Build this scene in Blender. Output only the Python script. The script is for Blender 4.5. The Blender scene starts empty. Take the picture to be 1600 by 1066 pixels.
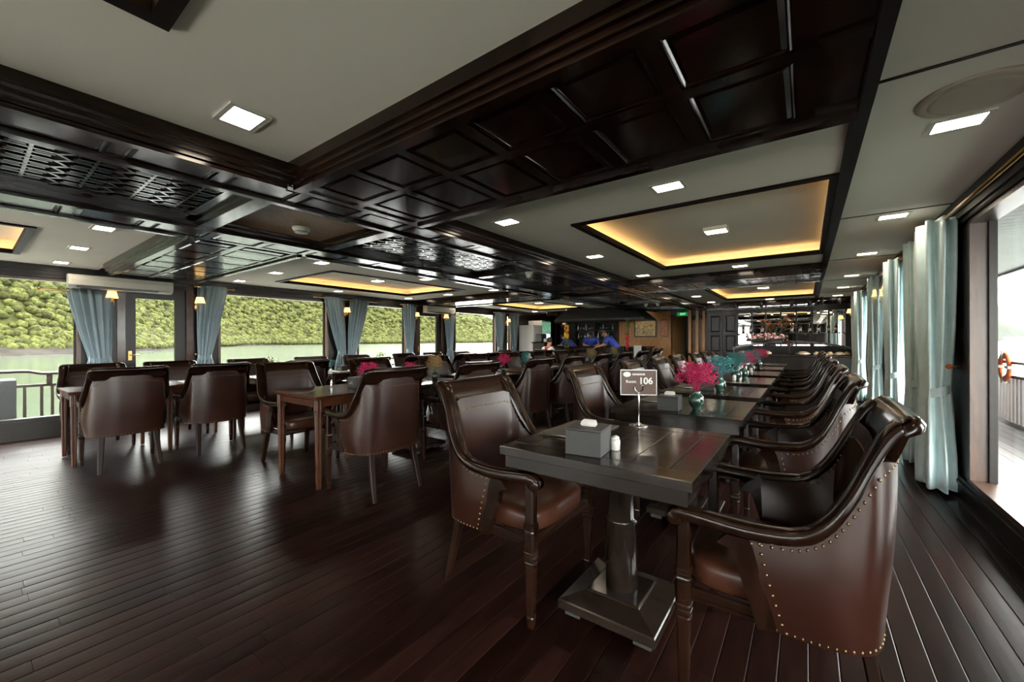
import bpy, bmesh, math, random
import numpy as np
from mathutils import Vector, Matrix
random.seed(7); rng = np.random.default_rng(7)
scene = bpy.context.scene
COL = scene.collection
# ---------------------------------------------------------------- camera
F_PX, YAW, PITCH, ROLL, CAM_H = 629.67, 36.178, 0.061, 0.166, 1.193
cam_d = bpy.data.cameras.new('camera'); cam = bpy.data.objects.new('camera', cam_d); COL.objects.link(cam)
cam_d.sensor_width = 36.0; cam_d.lens = F_PX / 1600 * 36; cam_d.clip_start = 0.05; cam_d.clip_end = 6000
cam.matrix_world = Matrix.Translation((0, 0, CAM_H)) @ (Matrix.Rotation(math.radians(YAW), 4, 'Z') @ Matrix.Rotation(math.radians(90 - PITCH), 4, 'X') @ Matrix.Rotation(math.radians(-ROLL), 4, 'Z'))
scene.camera = cam
# ---------------------------------------------------------------- overcast sky, exposure
world = bpy.data.worlds.new('overcast_sky'); scene.world = world; world.use_nodes = True
bg = world.node_tree.nodes['Background']; bg.inputs[0].default_value = (1.0, 0.985, 0.955, 1); bg.inputs[1].default_value = 5.6
scene.view_settings.view_transform = 'Standard'; scene.view_settings.look = 'None'
scene.view_settings.exposure = 2.42; scene.view_settings.gamma = 1; scene.view_settings.use_curve_mapping = False
try:
    c = scene.cycles; c.max_bounces = 8; c.diffuse_bounces = 4; c.glossy_bounces = 4; c.transparent_max_bounces = 16; c.transmission_bounces = 4
    c.sample_clamp_indirect = 6; c.adaptive_threshold = .003; c.adaptive_min_samples = 32; c.use_denoising = True; c.caustics_reflective = False; c.caustics_refractive = False
except Exception: pass

# ---------------------------------------------------------------- materials
def s2l(h):
    h = h.lstrip('#'); v = [int(h[i:i+2], 16) / 255 for i in (0, 2, 4)]
    return tuple(x / 12.92 if x <= .04045 else ((x + .055) / 1.055) ** 2.4 for x in v)
def C4(c): return (*c, 1) if not isinstance(c, str) else (*s2l(c), 1)
MATS = {}
def mat(name, col, rough=.5, metal=0, spec=.5, coat=0, var=0, vscale=6, col2=None, bump=0, bscale=60, stretch=(1, 1, 1), emit=None, estr=0, sheen=0, rand=0, rvar=0, distort=0):
    m = bpy.data.materials.new(name); m.use_nodes = True; nt = m.node_tree; N = nt.nodes; Lk = nt.links
    b = N['Principled BSDF']; b.inputs['Base Color'].default_value = C4(col); b.inputs['Roughness'].default_value = rough
    b.inputs['Metallic'].default_value = metal; b.inputs['Specular IOR Level'].default_value = spec; b.inputs['Coat Weight'].default_value = coat
    b.inputs['Coat Roughness'].default_value = .08; b.inputs['Sheen Weight'].default_value = sheen
    if emit: b.inputs['Emission Color'].default_value = C4(emit); b.inputs['Emission Strength'].default_value = estr
    tc = N.new('ShaderNodeTexCoord'); mp = N.new('ShaderNodeMapping'); Lk.new(tc.outputs['Object'], mp.inputs[0]); mp.inputs['Scale'].default_value = stretch
    last = None
    if var or col2:
        nz = N.new('ShaderNodeTexNoise'); nz.inputs['Scale'].default_value = vscale; nz.inputs['Detail'].default_value = 6; nz.inputs['Distortion'].default_value = distort
        Lk.new(mp.outputs[0], nz.inputs[0])
        r = N.new('ShaderNodeValToRGB'); c1 = C4(col)
        c2 = C4(col2) if col2 else (*[min(1, x * (1 + var)) for x in c1[:3]], 1)
        r.color_ramp.elements[0].position = .32; r.color_ramp.elements[1].position = .68
        r.color_ramp.elements[0].color = (*[x * (1 - var) for x in c1[:3]], 1); r.color_ramp.elements[1].color = c2
        Lk.new(nz.outputs[0], r.inputs[0]); last = r.outputs[0]
        if rvar:
            mr = N.new('ShaderNodeMapRange'); mr.inputs[3].default_value = max(.02, rough - rvar); mr.inputs[4].default_value = rough + rvar
            Lk.new(nz.outputs[0], mr.inputs[0]); Lk.new(mr.outputs[0], b.inputs['Roughness'])
    if rand:
        oi = N.new('ShaderNodeObjectInfo'); ge = N.new('ShaderNodeNewGeometry'); ad = N.new('ShaderNodeMath'); ad.operation = 'ADD'; fr = N.new('ShaderNodeMath'); fr.operation = 'FRACT'
        Lk.new(oi.outputs['Random'], ad.inputs[0]); Lk.new(ge.outputs['Random Per Island'], ad.inputs[1]); Lk.new(ad.outputs[0], fr.inputs[0])
        mr2 = N.new('ShaderNodeMapRange'); mr2.inputs[3].default_value = 1 - rand; mr2.inputs[4].default_value = 1 + rand; Lk.new(fr.outputs[0], mr2.inputs[0])
        mx = N.new('ShaderNodeVectorMath'); mx.operation = 'SCALE'; Lk.new(mr2.outputs[0], mx.inputs['Scale'])
        if last: Lk.new(last, mx.inputs[0])
        else: mx.inputs[0].default_value = C4(col)[:3]
        last = mx.outputs[0]
    if last: Lk.new(last, b.inputs['Base Color'])
    if bump:
        n2 = N.new('ShaderNodeTexNoise'); n2.inputs['Scale'].default_value = bscale; n2.inputs['Detail'].default_value = 4; Lk.new(mp.outputs[0], n2.inputs[0])
        bp = N.new('ShaderNodeBump'); bp.inputs['Strength'].default_value = bump; bp.inputs['Distance'].default_value = .01; Lk.new(n2.outputs[0], bp.inputs['Height']); Lk.new(bp.outputs[0], b.inputs['Normal'])
    MATS[name] = m; return m
mat('frame_wood', (.0075, .0029, .0016), .18, coat=.04, spec=.22, var=.45, vscale=5, stretch=(1, 6, 1), rvar=.06)
mat('table_wood', (.0105, .0070, .0052), .17, spec=.4, var=.35, vscale=9, stretch=(1, 8, 1), rvar=.08, rand=.15)
mat('leg_wood', (.0075, .0029, .0016), .38, spec=.1, var=.3, vscale=6)
mat('red_wood', (.036, .0118, .0052), .2, spec=.3, var=.25, vscale=3, stretch=(1, 1, 3), rvar=.06)
mat('leather', (.0150, .0047, .0028), .30, spec=.22, var=.22, vscale=5, rvar=.05)
mat('leather_seat', (.030, .0100, .0052), .33, spec=.22, var=.22, vscale=7, rvar=.05)
mat('brass_nail', (.10, .068, .035), .38, metal=1)
mat('brass', (.30, .19, .065), .28, metal=1)
mat('floor_plank', (.0105, .0038, .0029), .31, var=.4, vscale=5, stretch=(6, .8, 1), spec=.075, rand=.45, rvar=.07, bump=.03, bscale=30)
mat('floor_gap', (.006, .004, .003), .7)
mat('ceiling_paint', (.94, .89, .81), .75, var=.03, vscale=1.3)
mat('ceiling_wood', (.0150, .0062, .0036), .15, spec=.3, var=.35, vscale=4, stretch=(1, 5, 1), rvar=.03)
mat('fret_wood', (.015, .009, .006), .15, spec=.4, var=.3, vscale=6)
mat('band_wood', (.0150, .0062, .0036), .15, spec=.3, var=.3, vscale=4, stretch=(5, .35, 5), rvar=.03)
mat('speaker_beige', (.46, .39, .32), .6)
mat('matte_wood', (.008, .0036, .0022), .55, spec=.08, var=.3, vscale=5)
mat('woven', (.30, .185, .11), .6, var=.25, vscale=60, bump=.3, bscale=150)
mat('wall_wood', (.0085, .0062, .0045), .35, spec=.25, var=.35, vscale=6, stretch=(4, 4, .7))
mat('jamb_wood', (.05, .023, .0125), .35, var=.3, vscale=8, stretch=(5, 5, .6))
mat('gold_wood', (.36, .17, .055), .4, var=.3, vscale=7, stretch=(6, 6, .7))
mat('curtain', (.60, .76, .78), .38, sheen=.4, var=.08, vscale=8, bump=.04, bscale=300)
mat('curtain_blue_grey', (.10, .15, .18), .45, sheen=.3, var=.08, vscale=8)  # darker blue-grey cloth of the far-wall curtains
mat('white_plastic', (.70, .69, .64), .4)
mat('white_paint', (.55, .55, .53), .5, var=.04)
mat('steel', (.6, .6, .6), .25, metal=1)
mat('dark_plastic', (.02, .02, .022), .4)
mat('grey_board', (.020, .0195, .0195), .55, var=.12, vscale=30)
mat('menu_board', (.050, .038, .029), .5, var=.1, vscale=40)
mat('paper', (.45, .44, .42), .6)
mat('porcelain', (.42, .41, .38), .2, coat=.3)
mat('vase_green', (.02, .055, .042), .12, coat=.6, var=.4, vscale=20)
mat('stem', (.10, .13, .05), .6)
mat('flower_pink', (.36, .004, .065), .6, rand=.35)
mat('flower_teal', (.03, .145, .15), .6, rand=.4)
mat('flower_tan', (.2, .115, .04), .7, rand=.35)
mat('lily_orange', (.85, .24, .03), .5, rand=.3)
mat('blossom_pale', (.75, .42, .40), .6, rand=.3)
mat('leaf_lime', (.06, .08, .008), .55, rand=.45)
mat('leaf_green', (.06, .14, .03), .55, rand=.5)
mat('terracotta', (.10, .05, .03), .6)
mat('deck_board', (.034, .029, .030), .3, var=.3, vscale=7, stretch=(6, .8, 1), rand=.25)
mat('bounce_deck', (.40, .385, .35), .6, var=.1, vscale=4, rand=.1)  # boards of an added deck that bounces daylight onto the ceiling
mat('side_deck', (.17, .16, .145), .5, var=.15, vscale=4, rand=.1)
mat('soffit', (.60, .62, .64), .5, var=.04)
mat('rail_wood', (.022, .012, .009), .35, var=.3, vscale=8)
mat('lifebuoy_orange', (.80, .13, .03), .5)
mat('water', (.026, .036, .027), .13, var=.12, vscale=.02, bump=.35, bscale=.6, spec=.6)
mat('forest', (.0095, .0118, .0026), .9, spec=.05, col2=(.037, .039, .0115), vscale=1.3, rand=.5)
mat('hill_soil', (.011, .013, .0032), .9, spec=.05, col2=(.026, .028, .008), vscale=.25)
mat('rock', (.010, .0085, .007), .85, spec=.05, col2=(.020, .017, .014), vscale=.3, bump=.4, bscale=.5)
mat('hazy_hill', (.035, .04, .034), .9, spec=.1, col2=(.055, .058, .052), vscale=.02)  # distance haze mixed into the far island's colour
mat('led_panel', (1, .95, .88), .5, emit=(1, .84, .64), estr=8)
mat('cove_led', (1, .7, .3), .5, emit=(1, .6, .22), estr=1.5)
mat('lamp_shade', (.9, .62, .3), .7, emit=(1, .6, .22), estr=.42)
mat('spot_lens', (1, .9, .7), .5, emit=(1, .78, .5), estr=4.5)
mat('exit_green', (0, .35, .1), .5, emit=(.0, .55, .12), estr=.05)
mat('exit_white', (.8, 1, .85), .5, emit=(.45, 1, .6), estr=.22)
mat('print_white', (.4, .39, .37), .5)
mat('acrylic_brown', (.045, .019, .012), .35, spec=.15, var=.12, vscale=10)
mat('acrylic_edge', (.25, .24, .23), .1, coat=.5)
mat('skin', (.42, .22, .14), .5)
mat('shirt_blue', (.02, .045, .30), .7)
mat('shirt_white', (.75, .72, .70), .7)
mat('scarf_red', (.45, .02, .05), .7)
mat('trousers', (.01, .01, .014), .7)
mat('hair', (.008, .006, .005), .4)
mat('bottle_dark', (.012, .02, .012), .1, coat=.5)
mat('bottle_label', (.6, .5, .36), .6)
mat('fruit_yellow', (.8, .5, .04), .5, rand=.3); mat('fruit_red', (.45, .03, .03), .45, rand=.3)
mat('screen_glow', (.3, .5, .7), .4, emit=(.55, .7, .9), estr=.7)
mat('fridge_lit', (.7, .75, .8), .4, emit=(.75, .85, 1), estr=.22)
mat('canvas_dark', (.06, .055, .05), .5, col2=(.75, .55, .25), vscale=14, distort=1.5)
mat('canvas_red', (.25, .03, .02), .5, col2=(.5, .25, .10), vscale=20)
mat('picture_screen', (.05, .3, .05), .3, col2=(.2, .45, .8), vscale=6, emit=(.2, .45, .25), estr=.12)
mat('food_tan', (.5, .38, .2), .5, col2=(.25, .1, .05), vscale=40)
mat('boat_white', (.8, .8, .8), .5)
def special(name, kind):
    m = bpy.data.materials.new(name); m.use_nodes = True; nt = m.node_tree; N = nt.nodes; L = nt.links; out = N['Material Output']; N.remove(N['Principled BSDF'])
    if kind == 'glass':
        t = N.new('ShaderNodeBsdfTransparent'); t.inputs[0].default_value = (.95, .97, .96, 1); g = N.new('ShaderNodeBsdfGlossy'); g.inputs['Roughness'].default_value = .02
        lw = N.new('ShaderNodeLayerWeight'); lw.inputs[0].default_value = .5; pw = N.new('ShaderNodeMath'); pw.operation = 'POWER'; pw.inputs[1].default_value = 5; L.new(lw.outputs['Facing'], pw.inputs[0])
        f = N.new('ShaderNodeMath'); f.operation = 'MULTIPLY_ADD'; f.inputs[1].default_value = .45; f.inputs[2].default_value = .0; L.new(pw.outputs[0], f.inputs[0]); mx = N.new('ShaderNodeMixShader'); L.new(f.outputs[0], mx.inputs[0]); L.new(t.outputs[0], mx.inputs[1]); L.new(g.outputs[0], mx.inputs[2]); L.new(mx.outputs[0], out.inputs[0])
    else:
        g = N.new('ShaderNodeBsdfGlossy'); g.inputs['Roughness'].default_value = .015; g.inputs[0].default_value = (.82, .83, .82, 1); L.new(g.outputs[0], out.inputs[0])
    MATS[name] = m
special('glass', 'glass'); special('mirror', 'mirror')

# ---------------------------------------------------------------- mesh helpers
class MB:
    def __init__(s): s.v = []; s.f = []; s.sm = []
    def add(s, vs, fs, smooth=False):
        o = len(s.v); s.v += [tuple(map(float, p)) for p in vs]; s.f += [tuple(i + o for i in f) for f in fs]; s.sm += [smooth] * len(fs); return s
    def box(s, x0, x1, y0, y1, z0, z1):
        v = [(x, y, z) for z in (z0, z1) for y in (y0, y1) for x in (x0, x1)]
        return s.add(v, [(0, 2, 3, 1), (4, 5, 7, 6), (0, 1, 5, 4), (2, 6, 7, 3), (0, 4, 6, 2), (1, 3, 7, 5)])
    def bbox(s, x0, x1, y0, y1, z0, z1, b=.004, top=True, bottom=True):   # box with bevelled top and bottom edges
        lv = []
        if bottom: lv += [(z0, b), (z0 + b, 0)]
        else: lv += [(z0, 0)]
        if top: lv += [(z1 - b, 0), (z1, b)]
        else: lv += [(z1, 0)]
        return s.loft([[(x0 + i, y0 + i, z), (x1 - i, y0 + i, z), (x1 - i, y1 - i, z), (x0 + i, y1 - i, z)] for z, i in lv])
    def loft(s, rings, close=True, caps=True, smooth=False):
        n = len(rings[0]); v = [p for r in rings for p in r]; f = []
        for a in range(len(rings) - 1):
            for i in range(n if close else n - 1):
                j = (i + 1) % n; f.append((a * n + i, a * n + j, (a + 1) * n + j, (a + 1) * n + i))
        if caps and close: f.append(tuple(range(n - 1, -1, -1))); f.append(tuple(range((len(rings) - 1) * n, len(rings) * n)))
        return s.add(v, f, smooth)
    def lathe(s, prof, cx=0, cy=0, n=20, smooth=True):
        return s.loft([[(cx + r * math.cos(2 * math.pi * i / n), cy + r * math.sin(2 * math.pi * i / n), z) for i in range(n)] for r, z in prof], smooth=smooth)
    def tube(s, pts, r, n=8, smooth=True):
        P = [Vector(p) for p in pts]; rings = []; R = r if hasattr(r, '__len__') else [r] * len(P)
        up = Vector((0, 0, 1))
        for i, p in enumerate(P):
            T = (P[min(i + 1, len(P) - 1)] - P[max(i - 1, 0)]).normalized()
            a = up if abs(T.dot(up)) < .95 else Vector((1, 0, 0)); X = T.cross(a).normalized(); Y = X.cross(T)
            rings.append([tuple(p + (X * math.cos(2 * math.pi * k / n) + Y * math.sin(2 * math.pi * k / n)) * R[i]) for k in range(n)])
        return s.loft(rings, smooth=smooth)
    def grid(s, P, smooth=True, flip=False):
        P = np.asarray(P); a, b = P.shape[:2]; f = []
        for i in range(a - 1):
            for j in range(b - 1):
                q = (i * b + j, i * b + j + 1, (i + 1) * b + j + 1, (i + 1) * b + j); f.append(q[::-1] if flip else q)
        return s.add(P.reshape(-1, 3), f, smooth)
    def ball(s, c, r, n=8, m=5):
        rx, ry, rz = r if hasattr(r, '__len__') else (r, r, r)
        return s.loft([[(c[0] + rx * math.sin(math.pi * k / m) * math.cos(2 * math.pi * i / n), c[1] + ry * math.sin(math.pi * k / m) * math.sin(2 * math.pi * i / n), c[2] - rz * math.cos(math.pi * k / m)) for i in range(n)] for k in [.06] + list(range(1, m)) + [m - .06]], smooth=True)
    def mesh(s, name):
        me = bpy.data.meshes.new(name); me.from_pydata(s.v, [], s.f); me.polygons.foreach_set('use_smooth', s.sm); me.update(); return me
    def build(s, name, m, parent=None, loc=None, rz=0):
        return obj(name, s.mesh(name), m, parent, loc, rz)
def obj(name, me, m, parent=None, loc=None, rz=0):
    o = bpy.data.objects.new(name, me); COL.objects.link(o)
    if m: 
        if not me.materials: me.materials.append(MATS[m])
    if parent: o.parent = parent
    if loc is not None: o.location = loc
    o.rotation_euler.z = rz
    return o
def fix_normals(me):
    bm = bmesh.new(); bm.from_mesh(me); bmesh.ops.recalc_face_normals(bm, faces=bm.faces); bm.to_mesh(me); bm.free()
def empty(name, loc=(0, 0, 0), rz=0):
    o = bpy.data.objects.new(name, None); COL.objects.link(o); o.location = loc; o.rotation_euler.z = rz; o.empty_display_size = .1; return o
def tag(o, label=None, cat=None, group=None, kind=None):
    if label: o['label'] = label
    if cat: o['category'] = cat
    if group: o['group'] = group
    if kind: o['kind'] = kind
    return o
def thing(name, label, cat, loc=(0, 0, 0), rz=0, group=None): return tag(empty(name, loc, rz), label, cat, group)
def copy_tree(o, parent=None):
    c = o.copy(); COL.objects.link(c); c.parent = parent
    for ch in o.children: copy_tree(ch, c)
    return c
def struct(o): o['kind'] = 'structure'; return o
ORDL = ['first', 'second', 'third', 'fourth', 'fifth', 'sixth', 'seventh', 'eighth', 'ninth', 'tenth', 'eleventh', 'twelfth', 'thirteenth']
ORD = ['nearest', 'second', 'third', 'fourth', 'fifth', 'sixth', 'seventh', 'eighth', 'ninth', 'tenth']
def cat_rom(P, n):
    P = np.array(P, float); Q = np.vstack([2 * P[0] - P[1], P, 2 * P[-1] - P[-2]]); out = []
    m = len(P) - 1
    for k in range(n):
        t = k / (n - 1) * m; i = min(int(t), m - 1); u = t - i
        a, b, c, d = Q[i:i + 4]; out.append(.5 * ((2 * b) + (c - a) * u + (2 * a - 5 * b + 4 * c - d) * u * u + (3 * b - a - 3 * c + d) * u ** 3))
    return np.array(out)
def zf(x): return 0.0 if x > -3.5 else -0.020 * (-3.5 - x)   # the deck's camber falls away towards the far side

# ---------------------------------------------------------------- room constants
P = 5.644; ZC = 2.227; ZB = 2.108; XR = .955; XL = -8.29; YBACK = -4.3; YEND = 14.3
# ---------------------------------------------------------------- floor planks
def plank_mesh(w, l, crown=.0005):
    m = MB(); h = .012; xs = [-w / 2, -w / 2 + .003, -w / 6, w / 6, w / 2 - .003, w / 2]; zs = [-.0016, -.0002, crown * .6, crown * .6, -.0002, -.0016]
    top = [[(x, y, z) for x, z in zip(xs, zs)] for y in (-l / 2, l / 2)]
    m.grid(top, smooth=False, flip=False)
    m.add([(-w / 2, -l / 2, -h), (w / 2, -l / 2, -h), (w / 2, l / 2, -h), (-w / 2, l / 2, -h), (-w / 2, -l / 2, -.0016), (w / 2, -l / 2, -.0016), (w / 2, l / 2, -.0016), (-w / 2, l / 2, -.0016)], [(0, 1, 5, 4), (1, 2, 6, 5), (2, 3, 7, 6), (3, 0, 4, 7)])
    return m
def proj(x, y, z):
    th = math.radians(YAW); R = x * math.cos(th) + y * math.sin(th); D = -x * math.sin(th) + y * math.cos(th)
    if D < .05: return None
    return 800 + F_PX * R / D, 532.3 - F_PX * (z - CAM_H) / D, D
base = MB()
xs_ = [XL - .1, -3.5, 1.05]
base.add([(XL - .1, YBACK, zf(XL) - .0125), (-3.5, YBACK, -.0125), (1.06, YBACK, -.0125), (XL - .1, YEND, zf(XL) - .0125), (-3.5, YEND, -.0125), (1.06, YEND, -.0125)], [(0, 1, 4, 3), (1, 2, 5, 4)])
base.add([(XL - .1, YBACK, -.25), (1.06, YBACK, -.25), (1.06, YEND, -.25), (XL - .1, YEND, -.25)], [(0, 3, 2, 1)])
floor = struct(base.build('floor', 'floor_gap')); floor['label'] = 'dark red-brown glossy plank floor'
PW = .0905; LENS = [.75, .92, 1.1]
PM = [plank_mesh(PW - .0016, l - .0016).mesh('plank') for l in LENS]
for me in PM: fix_normals(me); me.materials.append(MATS['floor_plank'])
planks = []
nrow = int((1.0 - XL) / PW) + 1
for r in range(nrow):
    x = 1.0 - PW * (r + .5); y = YBACK - random.random() * .9
    while y < YEND - .1:
        k = random.choice((0, 1, 1, 2)); l = LENS[k]; yc = y + l / 2
        if yc + l / 2 < YEND and yc - l / 2 > YBACK - .2:
            q = [proj(x + a * PW / 2, yc + b * l / 2, zf(x)) for a, b in ((-1, -1), (1, -1), (1, 1), (-1, 1))]
            area = 0
            if all(q) and -150 < sum(p[0] for p in q) / 4 < 1750 and 560 < sum(p[1] for p in q) / 4 < 1200:
                area = abs(sum(q[i][0] * q[(i + 1) % 4][1] - q[(i + 1) % 4][0] * q[i][1] for i in range(4))) / 2
            planks.append((area, x, yc, k, random.uniform(-.0004, .0005), random.gauss(0, .0013)))
        y += l
planks.sort(key=lambda p: -p[0])
rest = MB(); tmpl = [(np.array([v.co[:] for v in me.vertices]), [tuple(p.vertices) for p in me.polygons]) for me in PM]
for i, (a, x, y, k, dz, tilt) in enumerate(planks):
    if i < 295:
        o = obj('plank', PM[k], None, floor, (x, y, zf(x) + dz)); o.rotation_euler.y = tilt + (math.atan(.02) * -1 if x < -3.5 else 0)
    else:
        V, Fc = tmpl[k]; t = tilt + (-.02 if x < -3.5 else 0); W = V.copy(); W[:, 2] -= V[:, 0] * t; W += (x, y, zf(x) + dz); rest.add(W, Fc)
tag(rest.build('planking', 'floor_plank', floor), kind='stuff')

# ---------------------------------------------------------------- ceiling
ceil = MB()
def slab(x0, x1, y0, y1, z=ZC, t=.02): ceil.box(x0, x1, y0, y1, z, z + t)
RX = (-1.672, .157); LX = (-7.387, -5.607); RY = (3.222, 6.03); BEAM = (1.17, 2.17)
bays = [(BEAM[1] + k * P, BEAM[0] + (k + 1) * P, k) for k in (-1, 0, 1)]
for y0, y1, k in bays:
    for bx0, bx1, (r0, r1) in ((-2.5, .18, RX), (-8.4, -4.38, LX)):
        ry0, ry1 = RY[0] + k * P, RY[1] + k * P
        slab(bx0, bx1, y0, ry0); slab(bx0, bx1, ry1, y1); slab(bx0, r0, ry0, ry1)
        if bx1 > r1: slab(r1, bx1, ry0, ry1)
slab(-8.4, 1.0, BEAM[1] + 2 * P, YEND + 2.2)
ceiling = struct(ceil.build('ceiling', 'ceiling_paint')); ceiling['label'] = 'matt grey painted ceiling'
# right aisle ceiling boards with dark joints
jy = [YBACK, -2.3, -.07, 2.18, 4.45, 6.7, 8.95, 11.2, 13.33]
for a, b in zip(jy[:-1], jy[1:]): MB().box(.235, 1.05, a + .010, b - .010, ZC, ZC + .018).build('ceiling_board', 'ceiling_paint', ceiling)
for a in jy[1:-1]: MB().box(.235, 1.05, a - .0105, a + .0105, ZC - .003, ZC + .017).build('joint_strip', 'matte_wood', ceiling)
MB().box(.18, 1.05, YBACK, 13.33, ZC + .018, ZC + .03).build('joint_backing', 'dark_plastic', ceiling)
m = MB(); m.box(.165, .232, YBACK, 13.33, ZC - .022, ZC + .02)
struct(m.build('trim_1', 'matte_wood'))['label'] = 'dark wooden strip between the coffered ceiling and the aisle ceiling'
MB().box(XL - .2, 1.3, YBACK, YEND + 2.2, 2.46, 2.5).build('ceiling_void', 'dark_plastic', ceiling)

def recess(x0, x1, y0, y1, n):
    zt = ZC + .13; e = .12
    fr = struct(empty('trim_%d' % n, ((x0 + x1) / 2, (y0 + y1) / 2, ZC))); fr['label'] = 'dark framed ceiling recess with warm cove light'
    cx, cy = (x0 + x1) / 2, (y0 + y1) / 2
    def B(nm, mt, a, b, c, d, z0, z1): MB().box(a - cx, b - cx, c - cy, d - cy, z0 - ZC, z1 - ZC).build(nm, mt, fr)
    B('recess_panel', 'ceiling_paint', x0 - e, x1 + e, y0 - e, y1 + e, zt, zt + .015)
    for a, b, c, d in ((x0 - e - .015, x0 - e, y0 - e, y1 + e), (x1 + e, x1 + e + .015, y0 - e, y1 + e), (x0 - e, x1 + e, y0 - e - .015, y0 - e), (x0 - e, x1 + e, y1 + e, y1 + e + .015)):
        B('recess_side', 'ceiling_paint', a, b, c, d, ZC + .02, zt + .015)
    w = .055
    for a, b, c, d in ((x0 - .02, x0 + w - .02, y0 - .02, y1 + .02), (x1 - w + .02, x1 + .02, y0 - .02, y1 + .02), (x0 + w - .02, x1 - w + .02, y0 - .02, y0 + w - .02), (x0 + w - .02, x1 - w + .02, y1 - w + .02, y1 + .02)):
        B('frame_bar', 'matte_wood', a, b, c, d, ZC - .016, ZC + .032)
    for a, b, c, d in ((x0 - .07, x0 - .055, y0, y1), (x1 + .055, x1 + .07, y0, y1), (x0, x1, y1 + .055, y1 + .07), (x0, x1, y0 - .07, y0 - .055)):
        B('light_strip', 'cove_led', a, b, c, d, ZC + .022, ZC + .032)
n = 2
for k in (-1, 0, 1):
    recess(RX[0], RX[1] - .0, RY[0] + k * P, RY[1] + k * P, n); recess(LX[0], LX[1], RY[0] + k * P, RY[1] + k * P, n + 1); n += 2
PANELM = {}
def ceil_panel(parent, x0, x1, y0, y1, z):     # raised field panel, bevelled, hanging below the backing
    w, d = round(x1 - x0, 3), round(y1 - y0, 3)
    if (w, d) not in PANELM:
        b = .022; q = lambda i, z: [(-w / 2 + i, -d / 2 + i, z), (w / 2 - i, -d / 2 + i, z), (w / 2 - i, d / 2 - i, z), (-w / 2 + i, d / 2 - i, z)]
        mm = MB().loft([q(0, .012), q(0, .004), q(.008, .0), q(.014, .006), q(b + .008, .001)]).mesh('panel'); fix_normals(mm); mm.materials.append(MATS['ceiling_wood']); PANELM[(w, d)] = mm
    obj('panel', PANELM[(w, d)], None, parent, ((x0 + x1) / 2, (y0 + y1) / 2, z))
def moulding(mb, x0, x1, y0, y1, side, zlow=ZB - .018):     # stepped edge moulding along one side of a beam
    for off, a, b in ((.0, zlow, zlow + .03), (.016, zlow + .022, zlow + .052), (.034, zlow + .046, zlow + .082), (.052, zlow + .076, ZC + .012)):
        if side == '-y': mb.box(x0, x1, y0 - off, y0 + .05, a, b)
        if side == '+y': mb.box(x0, x1, y1 - .05, y1 + off, a, b)
        if side == '-x': mb.box(x0 - off, x0 + .05, y0, y1, a, b)
        if side == '+x': mb.box(x1 - .05, x1 + off, y0, y1, a, b)
def cross_beam(x0, x1, y0, y1, n, cols):
    r = struct(empty('trim_%d' % n, (0, 0, 0))); r['label'] = 'dark glossy coffered ceiling beam across the room'
    m = MB(); m.box(x0, x1, y0, y1, ZB + .014, ZC + .06); m.build('beam_body', 'ceiling_wood', r)
    m = MB(); moulding(m, x0, x1, y0, y1, '-y'); moulding(m, x0, x1, y0, y1, '+y'); m.build('edge_moulding', 'ceiling_wood', r)
    ya, ym, yb = y0 + .09, y0 + .43, y1 - .11
    m = MB(); m.box(x0, x1, y0 + .05, ya, ZB, ZB + .016); m.box(x0, x1, yb, y1 - .05, ZB, ZB + .016); m.box(x0, x1, ym - .03, ym + .03, ZB, ZB + .016)
    for c in cols: m.box(c - .03, c + .03, ya, yb, ZB + .0005, ZB + .016)
    m.build('rail_grid', 'ceiling_wood', r)
    ed = [x0] + list(cols) + [x1]
    for a, b in zip(ed[:-1], ed[1:]):
        aa = a + (.03 if a != x0 else .02); bb = b - (.03 if b != x1 else .06)
        if bb - aa < .08: continue
        ceil_panel(r, aa + .004, bb - .004, ya + .004, ym - .034, ZB + .003); ceil_panel(r, aa + .004, bb - .004, ym + .034, yb - .004, ZB + .003)
n = 10
for k in (-1, 0, 1, 2):
    y0, y1 = BEAM[0] + k * P, BEAM[1] + k * P
    cross_beam(-2.47, .165, y0, y1, n, [-2.38 + .3967 * i for i in range(7)]); cross_beam(-7.55, -4.38, y0, y1, n + 1, [-7.4 + .46 * i for i in range(7)]); n += 2
# end mouldings where the beams meet the aisle
m = MB()
for k in (-1, 0, 1, 2):
    y0, y1 = BEAM[0] + k * P, BEAM[1] + k * P
    for i in range(4): m.box(.165 + i * .014, .178 + i * .014, y0 - .03, y1 + .03, ZB - .018 + i * .02, ZC + .03)
struct(m.build('trim_20', 'matte_wood'))['label'] = 'stepped end mouldings of the ceiling beams at the aisle'
# central band: two panelled strips, coffers with fretwork and woven panels between
band = struct(empty('trim_21')); band['label'] = 'dark panelled ceiling band running the length of the room'
YB0, YB1 = YBACK, 13.3
for (a, b, so, si) in ((-2.82, -2.47, '+x', '-x'), (-4.37, -3.92, '-x', '+x')):
    m = MB(); m.box(a, b, YB0, YB1, ZB + .014, ZC + .06); m.build('strip_body', 'band_wood', band)
    m = MB(); moulding(m, a, b, YB0, YB1, si); 
    for k in (-1, 0, 1): moulding(m, a, b, BEAM[1] + k * P + .03, BEAM[0] + (k + 1) * P - .03, so)
    m.build('strip_moulding', 'band_wood', band)
    y = YB0 + .12; kk = 0
    m = MB()
    while y < YB1 - .4:
        ceil_panel(band, a + .06, b - .06, y + .035, y + .385, ZB + .002); m.box(a + .05, b - .05, y - .03, y + .03, ZB, ZB + .016); y += .42
    m.box(a, a + .055, YB0, YB1, ZB, ZB + .016); m.box(b - .055, b, YB0, YB1, ZB, ZB + .016)
    m.build('strip_rails', 'band_wood', band)
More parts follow.
